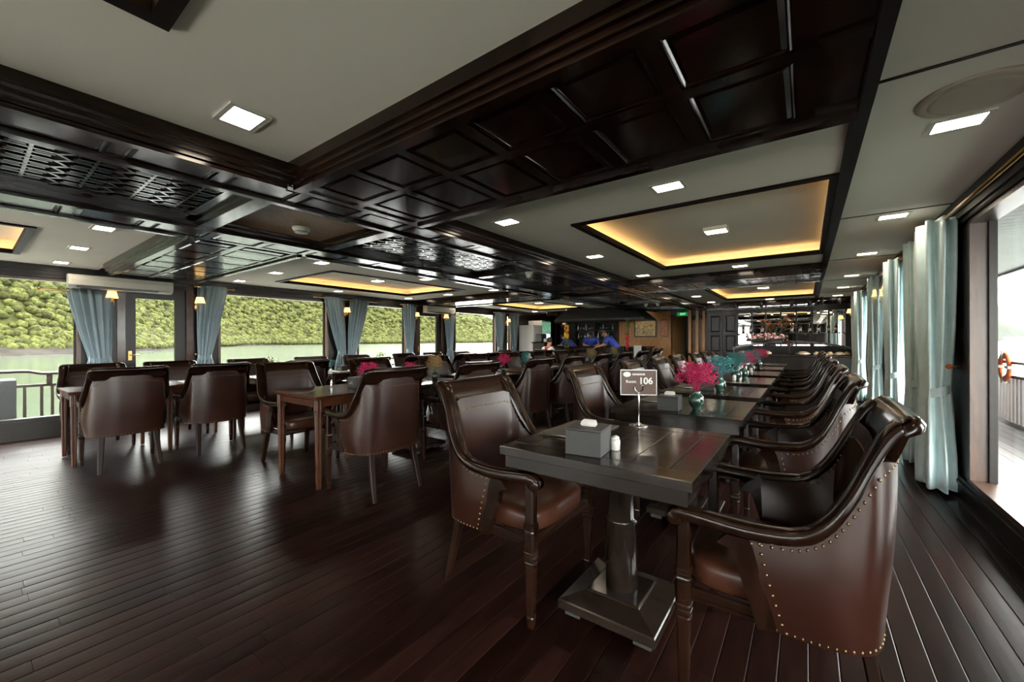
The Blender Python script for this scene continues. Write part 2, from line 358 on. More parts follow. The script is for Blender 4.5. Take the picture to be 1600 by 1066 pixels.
def fret(parent, x0, x1, y0, y1, z):
    m = MB(); w = .0085
    def bar(p, q, w=w, dz=0):
        p = Vector((*p, 0)); q = Vector((*q, 0)); d = (q - p)
        if d.length < 1e-4: return
        d.normalize(); nrm = Vector((-d.y, d.x, 0)) * w; d = d * w * .6
        pts = [p - nrm - d, q - nrm + d, q + nrm + d, p + nrm - d]
        for pt in pts:
            if not (x0 - .002 <= pt.x <= x1 + .002 and y0 - .002 <= pt.y <= y1 + .002): return
        m.loft([[(t.x, t.y, zz) for t in pts] for zz in (z + dz, z + .014 + dz)])
    L, W = .30, .125; ny = int((y1 - y0) / (L * .78)) + 2; nx = int((x1 - x0) / W) + 2
    for i in range(-1, nx + 1):
        for j in range(-1, ny + 1):
            cx = x0 + (i + (.5 if j % 2 else 0)) * W + .03; cy = y0 + j * L * .78 + .05
            h, t = L * .30, L * .48; hw = W / 2
            V = [(cx - hw, cy - h), (cx, cy - t), (cx + hw, cy - h), (cx + hw, cy + h), (cx, cy + t), (cx - hw, cy + h)]
            for a in range(3): bar(V[a], V[(a + 1) % 6], w, (-.0010, -.0020, 0)[a])
            bar((cx, cy - h * .75), (cx, cy + h * .75), w, -.0004); bar((cx - hw * .98, cy), (cx + hw * .98, cy), .0075, .0012)
            bar((cx - hw * .5, cy - h * .9), (cx - hw * .5, cy - .02), .006); bar((cx + hw * .5, cy + .02), (cx + hw * .5, cy + h * .9), .006)
    for a, b, c, d in ((x0, x1, y0 - .01, y0 + .02), (x0, x1, y1 - .02, y1 + .01), (x0 - .01, x0 + .02, y0, y1), (x1 - .02, x1 + .01, y0, y1)): m.box(a, b, c, d, z - .003, z + .015)
    m.build('fretwork', 'fret_wood', parent)
XC0, XC1 = -3.905, -2.835; zco = ZB + .055
cb = MB(); wov = []
for k in (-1, 0, 1, 2):
    yb0, yb1 = BEAM[0] + k * P, BEAM[1] + k * P; ym = (yb1 + yb0 + P) / 2
    for yy in (yb0, yb1, ym): 
        if yy < YB1: cb.box(XC0 - .03, XC1 + .03, yy - .055, yy + .055, ZB, ZC); cb.box(XC0 - .03, XC1 + .03, yy - .085, yy + .085, ZB + .028, ZC)
    if yb1 <= YB1 + .2:
        m = MB(); m.box(XC0, XC1, yb0 + .05, yb1 - .05, zco + .012, zco + .02); m.build('woven_panel', 'woven', band)
    for a, b in ((yb1 + .09, ym - .09), (ym + .09, yb0 + P - .09)):
        if b < YB1 and a > YB0 - .2:
            fret(band, XC0 + .13, XC1 - .13, a + .05, b - .05, zco)
            m = MB(); m.box(XC0, XC0 + .135, a, b, zco - .004, zco + .012); m.box(XC1 - .135, XC1, a, b, zco - .004, zco + .012); m.box(XC0, XC1, a, a + .05, zco - .004, zco + .012); m.box(XC0, XC1, b - .05, b, zco - .004, zco + .012); m.build('coffer_border', 'band_wood', band)
cb.build('cross_bars', 'ceiling_wood', band)
MB().box(XC0 - .05, XC1 + .05, YB0, YB1, ZC + .05, ZC + .07).build('coffer_backing', 'dark_plastic', band)

# ---------------------------------------------------------------- recessed lights
LW = (.085, .062)
lm = MB(); lm.box(-LW[0], LW[0], -LW[1], LW[1], -.003, .001); LPAN = lm.mesh('light_panel'); LPAN.materials.append(MATS['led_panel'])
fm = MB(); e_ = .022
for a, b, c_, d in ((-LW[0] - e_, LW[0] + e_, -LW[1] - e_, -LW[1]), (-LW[0] - e_, LW[0] + e_, LW[1], LW[1] + e_), (-LW[0] - e_, -LW[0], -LW[1], LW[1]), (LW[0], LW[0] + e_, -LW[1], LW[1])): fm.box(a, b, c_, d, -.007, .001)
LFR = fm.mesh('light_frame'); LFR.materials.append(MATS['white_plastic'])
def downlight(x, y, label, z=ZC - .001):
    t = thing('ceiling_light', label, 'ceiling light', (x, y, z), 0, 'square recessed ceiling lights'); obj('frame', LFR, None, t); obj('lens', LPAN, None, t)
rows = [(-2.1, 'left row of the right-hand bay', (2.806, 4.6, 6.413), 0), (-.75, 'middle of the right-hand bay', (2.806, 6.413), 0), (.584, 'ceiling of the right-hand aisle', (2.806, 4.6, 6.413), 0),
        (-5.15, 'row beside the central beam, far side', (2.806, 4.6, 6.413), 0), (-6.45, 'middle of the far-side bay', (2.806, 6.413), 0), (-7.8, 'row along the far window wall', (2.806, 4.6, 6.413), 0)]
for x, desc, ys, _ in rows:
    ally = sorted(y + k * P for y in ys for k in (-1, 0, 1)); i = 0
    for y in ally:
        if y < -3.8: continue
        vis = proj(x, y, ZC); inview = vis and 0 < vis[0] < 1600 and vis[1] > 0
        if inview: downlight(x, y, 'square recessed light, %s in the %s' % (ORD[min(i, 9)], desc)); i += 1
        else: downlight(x, y, 'square light out of frame, %s from the back, %s' % (ORDL[ally.index(y)], desc))
for i, x in enumerate((-6.5, -4.6, -2.1, -.9, .35)): downlight(x, 13.78, 'square recessed light near the end wall, %s from the left' % ['first', 'second', 'third', 'fourth', 'fifth'][i])
for k in (-1, 0, 1):
    for x, side in ((-.757, 'right-hand'), (-6.5, 'far-side')):
        y = (RY[0] + RY[1]) / 2 + k * P
        t = thing('surface_light', 'white surface-mounted light inside the %s %s ceiling recess' % (ORD[k + 1], side), 'ceiling light', (x, y, ZC + .129), 0, 'lights in the ceiling recesses')
        MB().bbox(-.11, .11, -.085, .085, -.04, 0, .004).build('body', 'white_plastic', t); MB().box(-.095, .095, -.07, .07, -.0425, -.0395).build('lens', 'led_panel', t)
t = thing('ceiling_speaker', 'round beige ceiling speaker grille beside the aisle light', 'speaker', (.57, 2.52, ZC))
MB().lathe([(.0, -.014), (.12, -.014), (.14, -.012), (.15, -.002), (.15, .001)], n=36).build('grille', 'speaker_beige', t); MB().lathe([(.15, -.012), (.17, -.012), (.182, 0), (.15, .001)], n=36).build('rim', 'speaker_beige', t)
t = thing('smoke_detector', 'white smoke detector on the woven ceiling panel', 'detector', (-3.53, 1.74, zco + .012))
MB().lathe([(.03, -.05), (.05, -.046), (.058, -.034), (.06, -.02), (.068, -.018), (.07, 0)], n=24).build('body', 'white_plastic', t); MB().lathe([(.051, -.042), (.056, -.042), (.056, -.036), (.051, -.036)], n=24).build('vent_ring', 'dark_plastic', t)
for x, y, lb in ((-3.0, 4.49, 'white dome camera hanging under the ceiling band crossbar'), (-3.25, 10.13, 'small white dome camera far along the ceiling band'), (-2.95, 10.1, 'white dome camera nearest the exit sign')):
    t = thing('dome_camera', lb, 'camera', (x, y, ZB)); MB().lathe([(.045, -.03), (.05, -.02), (.052, 0)], n=16).build('mount', 'white_plastic', t); MB().ball((0, 0, -.045), .04, 12, 8).build('dome', 'white_plastic', t)

# ---------------------------------------------------------------- side walls
def wall(name, xin, xout, opens, y0, y1, label, zb):
    s = 1 if xout > xin else -1; m = MB(); lo, hi = min(xin, xout), max(xin, xout)
    m.box(lo, hi, y0, y1, zb - .1, .17); m.box(lo, hi, y0, y1, 2.05, ZC + .1)
    y = y0
    for a, b, kind in opens:
        m.box(lo, hi, y, a, .17, 2.05); y = b
    m.box(lo, hi, y, y1, .17, 2.05)
    # stacked mouldings on the base and the cornice
    for d, za, zz in ((.02, zb - .02, .10), (.032, .10, .125), (.02, .125, .155)): m.box(min(xin, xin - s * d), max(xin, xin - s * d), y0, y1, za, zz)
    for d, za, zz in ((.018, 2.06, 2.10), (.035, 2.10, 2.15), (.06, 2.15, ZC)): m.box(min(xin, xin - s * d), max(xin, xin - s * d), y0, y1, za, zz)
    return struct(m.build(name, 'wall_wood')), s
OPL = [(-4.1, -2.4, 'w'), (-1.6, 1.0, 'w'), (1.46, 2.2, 'd'), (2.65, 4.65, 'w'), (5.35, 6.75, 'w'), (7.1, 7.95, 'd'), (8.5, 10.45, 'w'), (11.02, 11.3, 'w')]
OPR = [(-4.1, -2.4, 'w'), (-1.6, 1.0, 'w'), (1.3, 2.0, 'd'), (2.3, 4.3, 'w'), (5.75, 6.75, 'w'), (7.1, 7.95, 'd'), (8.5, 10.2, 'w'), (10.9, 12.4, 'w')]
wl, _ = wall('wall_left', XL, XL - .12, OPL, YBACK, YEND + 2, 'dark wall', -.1); wl['label'] = 'dark wooden far-side wall with large windows'
wr, _ = wall('wall_right', XR, XR + .13, OPR, YBACK, YEND, 'dark wall', -.02); wr['label'] = 'dark wooden right-hand wall with large windows'
wn = dn = 0
for opens, xin, s, side in ((OPL, XL, -1, 'far-side wall'), (OPR, XR, 1, 'right-hand wall')):
    for a, b, kind in opens:
        xg = xin + s * .095; X = lambda p, q: (min(xin + s * p, xin + s * q), max(xin + s * p, xin + s * q))
        if kind == 'w':
            wn += 1; w = struct(empty('window_%d' % wn, (xin, (a + b) / 2, .17))); w['label'] = 'large fixed window in the %s, wooden frame' % side
            cy = (a + b) / 2
            def BX(nm, mt, p, q, y0, y1, z0, z1):
                x0, x1 = X(p, q); MB().box(x0 - xin, x1 - xin, y0 - cy, y1 - cy, z0 - .17, z1 - .17).build(nm, mt, w)
            BX('sill', 'jamb_wood' if s > 0 else 'wall_wood', -.015, .115, a - .02, b + .02, .155, .185)
            for yy in ((a, a + .035), (b - .035, b)): BX('jamb', 'jamb_wood', -.012, .115, *yy, .185, 2.05)
            BX('head', 'jamb_wood', -.012, .115, a + .035, b - .035, 2.02, 2.05)
            for yy in ((a + .035, a + .06), (b - .06, b - .035)): BX('stop', 'wall_wood', .075, .11, *yy, .185, 2.02)
            BX('pane', 'glass', .09, .096, a + .03, b - .03, .185, 2.03)
        else:
            dn += 1; w = struct(empty('door_%d' % dn, (xin, (a + b) / 2, .0))); w['label'] = 'dark glazed door in the %s' % side
            cy = (a + b) / 2
            def BX(nm, mt, p, q, y0, y1, z0, z1, par=None):
                x0, x1 = X(p, q); return MB().box(x0 - xin, x1 - xin, y0 - cy, y1 - cy, z0, z1).build(nm, mt, par or w)
            for yy in ((a - .09, a), (b, b + .09)): BX('casing', 'red_wood' if s < 0 else 'wall_wood', -.03, .0, *yy, .0, 2.09)
            BX('casing', 'red_wood' if s < 0 else 'wall_wood', -.03, .0, a, b, 2.03, 2.09)
            g0, g1 = a + .125, b - .14
            BX('stile', 'wall_wood', .03, .075, a, g0, .0, 2.04); BX('stile', 'wall_wood', .03, .075, g1, b, .0, 2.04); BX('rail', 'wall_wood', .03, .075, g0, g1, 1.86, 2.04); BX('rail', 'wall_wood', .03, .075, g0, g1, .0, .3)
            BX('pane', 'glass', .05, .056, g0, g1, .3, 1.86)
            h = MB(); h.tube([(s * .03, 0, 0), (s * -.03, 0, 0), (s * -.035, .1, 0)], .008); h.box(min(s * .03, s * .022), max(s * .03, s * .022), -.02, .02, -.08, .06); h.build('handle', 'brass', w, (0, a + .06 - cy, .99))
m = MB(); m.box(XL - .12, XR + .13, YBACK - .12, YBACK, -.2, .06); m.box(XL - .12, XR + .13, YBACK - .12, YBACK, 2.08, ZC + .1)
for a in np.linspace(XL - .12, XR + .03, 6): m.box(a, a + .1, YBACK - .12, YBACK, .06, 2.08)
m.box(-3.1, XR + .13, YBACK - .12, YBACK, .85, 2.08)
wb = struct(m.build('wall_back', 'wall_wood')); wb['label'] = 'wall behind the camera, glazing added to admit daylight'
MB().box(XL - .1, XR + .1, YBACK - .07, YBACK - .064, .06, 2.08).build('pane', 'glass', wb)  # glazing added out of view to let daylight in from behind

# ---------------------------------------------------------------- curtains, rods, sconces, air conditioners
def curtain(x, y, ry, rx, label, mt='curtain', tie=.72, lean=0, narrow=.55, zb=.02, lobes=13, s=1, ztop=2.13):
    t = thing('curtain', label, 'curtain', (x, y, zb), 0, 'teal satin curtains')
    m = MB(); rings = []; N = lobes * 8
    for k in range(25):
        u = k / 24; z = u * (ztop - zb)
        zt = tie - zb; g = abs(z - zt); f = narrow + (1 - narrow) * min(1, (g / (1.15 if z > zt else .55)) ** .8)
        if z > zt: sh = lean * (1 - min(1, g / 1.2)) 
        else: sh = lean
        amp = .16 + .10 * min(1, g / .5); ring = []
        for i in range(N):
            a = 2 * math.pi * i / N; rr = 1 + amp * math.cos(lobes * a + .5 * math.sin(3 * u + a)) + .05 * math.sin(2 * a + 5 * u)
            ring.append((rx * (.55 + .45 * f) * rr * math.cos(a), sh + ry * f * rr * math.sin(a), z))
        rings.append(ring)
    m.loft(rings, smooth=True); m.build('drape', mt, t)
    b = MB(); b.loft([[(rx * (.55 + .45 * narrow) * 1.16 * math.cos(2 * math.pi * i / 28), lean + ry * narrow * 1.16 * math.sin(2 * math.pi * i / 28), tie - zb + dz + .03 * math.cos(2 * math.pi * i / 28) * s) for i in range(28)] for dz in (-.035, .035)], caps=False, smooth=True); b.build('tieback', mt, t)
    for k in (-1, 1):
        g = MB(); n_ = 14; yy = k * ry * .6
        g.tube([(.032 * math.cos(2 * math.pi * i / n_), yy, ztop - .03 - zb + .032 * math.sin(2 * math.pi * i / n_)) for i in range(n_ + 1)], .008, 6); g.build('grommet', 'steel', t)
CR = [(4.72, .26, .095, -.06, 'nearest teal satin curtain tied back beside the open right-hand window'), (5.48, .16, .07, .0, 'darker teal curtain just behind the nearest right-hand one'), (6.62, .24, .085, 0, 'teal curtain on the near side of the right-hand door'), (8.2, .24, .085, 0, 'tied teal curtain past the right-hand door'), (10.35, .24, .085, 0, 'teal curtain second from the buffet on the right'), (11.1, .22, .08, 0, 'teal curtain nearest the buffet on the right')]
for y, ry, rx, ln, lb in CR: curtain(XR - .105, y, ry, rx, lb, 'curtain', tie=.78, narrow=.62, lean=ln * 0, lobes=8)
CL = [(1.06, .20, .06, .12, 'blue-grey curtain left of the first glazed door'), (2.55, .17, .06, -.12, 'blue-grey curtain right of the first glazed door'), (4.72, .17, .06, .2, 'left curtain of the crossed pair on the far wall'), (5.36, .19, .06, -.2, 'right curtain of the crossed pair on the far wall'), (6.78, .17, .06, 0, 'blue-grey curtain left of the second glazed door'), (8.22, .17, .06, 0, 'blue-grey curtain right of the second glazed door'), (10.55, .22, .06, 0, 'teal curtain at the far end, nearer the window'), (11.35, .22, .06, 0, 'teal curtain next to the white fridge cabinet')]
for y, ry, rx, ln, lb in CL: curtain(XL + .09, y, ry, rx, lb, 'curtain_blue_grey', tie=.95, narrow=.5, lean=ln, zb=-.05, s=-1, ztop=1.925 if y in (1.06, 8.22) else 2.13)
def rod(x, y0, y1, lb, s, z=2.105):
    t = thing('curtain_rod', lb, 'curtain rod', (x, (y0 + y1) / 2, z)); L = (y1 - y0) / 2
    MB().tube([(0, -L, 0), (0, L, 0)], .0135, 10).build('pole', 'brass', t)
    for k in (-1, 1): MB().ball((0, k * L, 0), .022).build('finial', 'brass', t)
    for k in (-1, 1): MB().tube([(0, k * L * .93, 0), (s * .075, k * L * .93, .01)], .007, 6).build('bracket', 'brass', t)
rod(XR - .105, 2.1, 5.9, 'brass curtain rod above the nearest right-hand window', 1); rod(XR - .105, 6.2, 8.6, 'brass curtain rod above the right-hand door', 1); rod(XR - .105, 9.9, 11.6, 'brass curtain rod nearest the buffet', 1)
for a, b, q in ((.6, 1.32, 'left of the first glazed door'), (2.3, 2.85, 'right of the first glazed door'), (4.3, 5.8, 'over the crossed curtain pair'), (6.5, 7.02, 'left of the second glazed door'), (8.05, 8.5, 'right of the second glazed door'), (10.2, 11.75, 'at the far end of the window wall')): rod(XL + .1, a, b, 'brass curtain rod on the far wall, ' + q, -1, 1.9 if a in (.6, 8.05) else 2.105)
def sconce(x, y, z, s, label, lit=True):
    t = thing('wall_sconce', label, 'wall lamp', (x, y, z), 0, 'brass wall sconces')
    m = MB(); m.loft([[(s * d, r * math.cos(2 * math.pi * i / 20), 1.5 * r * math.sin(2 * math.pi * i / 20) - .02) for i in range(20)] for d, r in ((0, .06), (.012, .058), (.02, .045), (.03, .02))], smooth=True); m.build('backplate', 'brass', t)
    MB().tube([(s * .02, 0, -.03), (s * .07, 0, -.055), (s * .11, 0, -.03), (s * .11, 0, .01)], .007, 8).build('arm', 'brass', t)
    MB().lathe([(.012, -.03), (.026, -.02), (.014, -.012), (.012, .02), (.014, .03)], s * .11, 0, 12).build('cup', 'brass', t)
    m = MB(); N = 20; m.loft([[(s * .11 + r * (1 + .02 * (i % 2)) * math.cos(2 * math.pi * i / N), r * (1 + .02 * (i % 2)) * math.sin(2 * math.pi * i / N), zz) for i in range(N)] for r, zz in ((.072, .03), (.05, .13), (.048, .13), (.07, .03))], smooth=True, caps=False); m.build('shade', 'lamp_shade', t)
    MB().tube([(0, -.09, .17), (s * .05, -.09, .17), (s * .05, -.05, .165)], .007, 6).build('hook', 'brass', t)
for y, lb in ((1.3, 'brass wall lamp left of the first glazed door'), (2.36, 'brass wall lamp right of the first glazed door'), (5.03, 'brass wall lamp between the crossed curtains'), (7.0, 'brass wall lamp left of the second glazed door'), (8.06, 'brass wall lamp right of the second glazed door'), (11.0, 'brass wall lamp between the two far-end curtains')): sconce(XL, y, 1.8, 1, lb)
for y, lb in ((4.98, 'brass wall lamp beside the nearest right-hand curtain'), (6.98, 'brass wall lamp before the right-hand door'), (8.02, 'brass wall lamp after the right-hand door'), (12.6, 'brass wall lamp at the right end of the buffet mirrors')): sconce(XR, y, 1.8, -1, lb)
sconce(-7.9, 14.18, 1.8, 1, 'brass wall lamp beside the bar glass shelves')
def aircon(y0, y1, lb):
    t = thing('air_conditioner', lb, 'air conditioner', (XL + .06, (y0 + y1) / 2, 1.94)); L = (y1 - y0) / 2
    pr = [(0, .0), (.10, .0), (.165, .04), (.175, .12), (.16, .18), (.0, .19)]
    MB().loft([[(px, yy, pz) for px, pz in pr] for yy in (-L, -L + .012, L - .012, L)]).build('body', 'white_plastic', t)
    MB().box(.09, .168, -L + .08, L - .18, .006, .03).build('louvre', 'dark_plastic', t); MB().box(.12, .172, L - .17, L - .05, .012, .045).build('display', 'white_paint', t)
aircon(.86, 1.98, 'white split air conditioner above the first glazed door'); aircon(7.25, 8.3, 'white split air conditioner above the second glazed door')
for x, y, s, lb in ((XR, 4.55, -1, 'copper curtain hook knob beside the nearest right-hand curtain'), (XL, 2.32, 1, 'dark curtain hook knob right of the first glazed door')):
    t = thing('wall_hook', lb, 'hook', (x, y, .98)); MB().tube([(0, 0, 0), (s * .05, 0, 0)], .008).build('stem', 'brass', t); MB().ball((s * .06, 0, 0), .02).build('knob', 'lifebuoy_orange' if s < 0 else 'brass', t)
MB()
# ---------------------------------------------------------------- armchair
def chair_proto():
    t = empty('armchair'); M = {}
    rail = cat_rom([(.272, .315, .590), (.276, .300, .622), (.280, .25, .624), (.288, .10, .618), (.290, -.04, .636), (.290, -.12, .682), (.274, -.19, .765), (.258, -.245, .855), (.250, -.30, .935), (.247, -.335, .966)], 34)
    W = np.interp(np.linspace(0, 1, 34), [0, .12, .45, .65, 1], [.046, .052, .054, .084, .088]); T = np.interp(np.linspace(0, 1, 34), [0, .05, .15, .5, 1], [.030, .052, .044, .042, .036])
    fr = MB()
    for sx in (1, -1):
        rings = []
        for i, p in enumerate(rail):
            tg = Vector(rail[min(i + 1, 33)] - rail[max(i - 1, 0)]).normalized(); Lx = Vector((1, 0, 0)); Lx = (Lx - tg * Lx.dot(tg)).normalized(); Nn = tg.cross(Lx)
            w, h = W[i] / 2, T[i] / 2; sec = [(-w, -h * .6), (-w * .7, -h), (w * .7, -h), (w, -h * .6), (w, h * .5), (w * .7, h), (0, h * 1.12), (-w * .7, h), (-w, h * .5)]
            r = [Vector(p) + Lx * a + Nn * b for a, b in sec]; r = [(sx * q.x, q.y, q.z) for q in r]; rings.append(r if sx > 0 else r[::-1])
        fr.loft(rings, smooth=True)
        # scroll at the arm end and the slanting strut
        fr.loft([[(sx * (.272 + dx), .312 + r * math.cos(2 * math.pi * i / 12), .604 + r * math.sin(2 * math.pi * i / 12)) for i in range(12)] for dx, r in ((-.027, .02), (-.024, .026), (.024, .026), (.027, .02))], smooth=True)
        st = cat_rom([(.280, .150, .600), (.279, .118, .565), (.277, .095, .49), (.275, .05, .34)], 9); sw = np.interp(np.linspace(0, 1, 9), [0, .3, 1], [.050, .032, .024]); rg = []
        for i, p in enumerate(st):
            tg = Vector(st[min(i + 1, 8)] - st[max(i - 1, 0)]).normalized(); Nn = Vector((1, 0, 0)).cross(tg).normalized()
            rg.append([(sx * (p[0] + a), p[1] + Nn.y * b, p[2] + Nn.z * b) for a, b in ((-.02, -sw[i]), (.02, -sw[i]), (.02, sw[i]), (-.02, sw[i]))])
        fr.loft(rg)
    prof = [(-.262, .862), (-.283, .905), (-.305, .945), (-.328, .975), (-.355, .990), (-.382, .988), (-.398, .972), (-.395, .955), (-.375, .948), (-.355, .940), (-.338, .905), (-.318, .865)]
    rings = []
    for k in range(15):
        x = -.286 + .572 * k / 14; q = (x / .286) ** 2; ins = .72 if k in (0, 14) else 1
        cy_, cz_ = -.34, .94
        rings.append([(x, (cy_ + (py - cy_) * ins) - .020 * (1 - q), (cz_ + (pz - cz_) * ins) + .006 * q) for py, pz in prof])
    fr.loft(rings, smooth=True)
    me = fr.mesh('frame'); fix_normals(me); M['frame'] = (me, 'frame_wood')
    # outer leather shell
    def half(C, n=13): return cat_rom(C, n)
    bo = half([(.281, .028, .335), (.286, -.09, .338), (.280, -.185, .342), (.250, -.258, .342), (.185, -.297, .338), (.095, -.312, .335), (0, -.316, .334)])
    to = half([(.287, .098, .612), (.292, -.02, .626), (.288, -.115, .668), (.273, -.205, .775), (.256, -.275, .880), (.14, -.350, .915), (0, -.358, .912)])
    def full(h): l = h[:-1].copy(); l[:, 0] *= -1; return np.vstack([h, l[::-1]])
    B, Tt = full(bo), full(to); rows = []
    for k in range(10):
        u = k / 9; row = B * (1 - u) + Tt * u; d = row.copy(); d[:, 2] = 0; d[:, 1] += .02; L = np.linalg.norm(d, axis=1)[:, None]; row = row + d / np.maximum(L, .01) * (.014 * math.sin(math.pi * min(1, u * 1.02))); rows.append(row)
    rows = np.array(rows); sh = MB(); sh.grid(rows)
    bi = B * [.93, .93, 1] + [0, 0, .0]; sh.grid(np.array([B, bi])); 
    inn = np.array([bi * (1 - k / 4) + (Tt * [.93, .95, 1]) * k / 4 for k in range(5)]); sh.grid(inn, flip=True)
    for e in (0, -1): sh.grid(np.array([rows[:, e], np.array([bi[e] * (1 - k / 9) + (Tt * [.93, .95, 1])[e] * k / 9 for k in range(10)])]))
    me = sh.mesh('outer_shell'); fix_normals(me); M['outer_shell'] = (me, 'leather')
    # inner back and inner sides
    ib = half([(.236, .10, .40), (.242, -.03, .40), (.236, -.12, .40), (.212, -.19, .40), (.165, -.222, .40), (.09, -.236, .40), (0, -.240, .40)])
    it = half([(.262, .11, .622), (.264, -.02, .632), (.262, -.11, .672), (.243, -.185, .768), (.228, -.250, .890), (.12, -.276, .902), (0, -.282, .902)])
    def patch(i0, i1, sx, bul):
        rr = []
        for k in range(10):
            u = k / 9; row = ib[i0:i1 + 1] * (1 - u) + it[i0:i1 + 1] * u; row = row * [sx, 1, 1]; c = math.sin(math.pi * u) ** .7
            for j in range(len(row)):
                e = math.sin(math.pi * j / (len(row) - 1)) ** .5 if bul != 'b' else math.sin(math.pi * (.5 * j / (len(row) - 1) + 0)) ** .5
                a = row[j].copy(); a[2] = 0; nrm = np.array([-a[0], -a[1] - .0, 0]); nrm /= np.linalg.norm(nrm) + 1e-6; row[j] = row[j] + nrm * (.022 if bul == 'b' else .012) * c * e
            rr.append(row)
        return np.array(rr)
    for sx in (1, -1):
        g = MB(); g.grid(patch(0, 6, sx, 's')); me = g.mesh('side_pad'); fix_normals(me); M['side_pad%d' % sx] = (me, 'leather')
    r = patch(6, 12, 1, 'b'); l = patch(6, 12, -1, 'b')[:, :-1][:, ::-1]
    # centre belly: push the middle forward a little
    bk = np.concatenate([r, l], axis=1); 
    for k in range(bk.shape[0]): bk[k, :, 1] += .015 * math.sin(math.pi * k / 9)
    g = MB(); g.grid(bk); me = g.mesh('back_pad'); fix_normals(me); M['back_pad'] = (me, 'leather')
    # seat cushion
    def outline(hw_f, hw_b, yf, yb, sc, z, n=44):
        o = []
        for i in range(n):
            a = 2 * math.pi * i / n; c, s = math.cos(a), math.sin(a); e = .38
            x = math.copysign(abs(c) ** e, c); y = math.copysign(abs(s) ** e, s); yy = (yf + yb) / 2 + y * (yf - yb) / 2; hw = hw_b + (hw_f - hw_b) * (yy - yb) / (yf - yb)
            bow = .014 * (1 - x * x) * (1 if y > .5 else 0)
            o.append((x * hw * sc, ((yy + bow) - .03) * sc + .03, z))
        return o
    c = MB(); c.loft([outline(.252, .222, .292, -.235, s_, z) for s_, z in ((.96, .372), (.99, .382), (1, .40), (1, .432), (.985, .449), (.93, .461), (.78, .470), (.5, .475), (.2, .477))], smooth=True)
    me = c.mesh('seat_cushion'); fix_normals(me); M['seat_cushion'] = (me, 'leather_seat')
    r_ = MB(); r_.bbox(-.242, .242, .272, .298, .335, .378, .005); r_.bbox(-.24, .24, .275, .302, .345, .352, .001); M['front_rail'] = (r_.mesh('front_rail'), 'frame_wood')
    for sx in (1, -1):
        q = MB(); q.bbox(min(sx * .25, sx * .276), max(sx * .25, sx * .276), .0, .27, .335, .378, .005); q.box(min(sx * .272, sx * .279), max(sx * .272, sx * .279), .03, .268, .347, .353); M['side_rail%d' % sx] = (q.mesh('side_rail'), 'frame_wood')
        lg = MB(); cs = lambda h, z, cx, cy: [(cx + a * h, cy + b * h, z) for a, b in ((-1, -.7), (-.7, -1), (.7, -1), (1, -.7), (1, .7), (.7, 1), (-.7, 1), (-1, .7))]
        pr = [(.012, 0), (.015, .006), (.0155, .045), (.018, .05), (.0165, .055), (.0205, .262), (.0225, .266), (.0225, .276), (.0205, .280), (.0245, .290), (.0245, .300), (.0225, .303), (.0245, .306), (.0245, .318), (.0225, .322), (.0235, .326), (.0235, .405), (.0225, .409), (.0255, .412), (.0255, .422), (.0225, .425), (.0255, .428), (.0255, .436), (.021, .442), (.020, .62)]
        lg.loft([cs(h, z, sx * .268, .287) for h, z in pr])
        lg.bbox(sx * .268 - .013, sx * .268 + .013, .3095, .313, .338, .394, .003); lg.bbox(min(sx * .2905, sx * .294), max(sx * .2905, sx * .294), .274, .300, .338, .394, .003)
        me = lg.mesh('leg'); fix_normals(me); M['front_leg%d' % sx] = (me, 'frame_wood')
        lg = MB(); lg.loft([cs(h, z, sx * (.195 + .022 * u), -.245 - .062 * u ** 1.4) for h, z, u in ((.024, .36, 0), (.023, .25, .3), (.020, .12, .68), (.016, .0, 1))]); me = lg.mesh('leg'); fix_normals(me); M['rear_leg%d' % sx] = (me, 'leg_wood')
    # nail heads
    nl = MB()
    def nails(pts, nrm, sp=.026):
        pts = np.array(pts); d = np.r_[0, np.cumsum(np.linalg.norm(np.diff(pts, axis=0), axis=1))]; k = int(d[-1] / sp)
        for i in range(k + 1):
            s = i / max(k, 1) * d[-1]; p = np.array([np.interp(s, d, pts[:, j]) for j in range(3)]); nn = Vector(nrm(p)).normalized(); a = nn.orthogonal().normalized(); b = nn.cross(a); p = Vector(p)
            V = [p + (a * math.cos(t_) + b * math.sin(t_)) * .0056 for t_ in [2 * math.pi * q / 6 for q in range(6)]] + [p + nn * .0030 + (a * math.cos(t_) + b * math.sin(t_)) * .0042 for t_ in [2 * math.pi * q / 6 for q in range(6)]] + [p + nn * .0045]
            nl.add(V, [(q, (q + 1) % 6, 6 + (q + 1) % 6, 6 + q) for q in range(6)] + [(6 + q, 6 + (q + 1) % 6, 12) for q in range(6)], True)
    outn = lambda p: (p[0], p[1] + .02, 0) if abs(p[1]) > .2 or True else None
    nails(rows[0] + (rows[1] - rows[0]) * .25, outn); nails(rows[-1] + (rows[-2] - rows[-1]) * 1.0 + (rows[-1] - rows[-2]) * 0, outn)
    for e in (0, -1): nails(rows[1:, e] + (rows[1:, 1 if e == 0 else -2] - rows[1:, e]) * .35, outn)
    nails([bk[8, j] for j in range(bk.shape[1])], lambda p: (0, 1, .45), .022)
    for sx in (1, -1): nails([patch(0, 12, sx, 'x')[8, j] for j in range(3, 12)], lambda p: (-p[0], .12, .5), .022)
    M['nailheads'] = (nl.mesh('nailheads'), 'brass_nail')
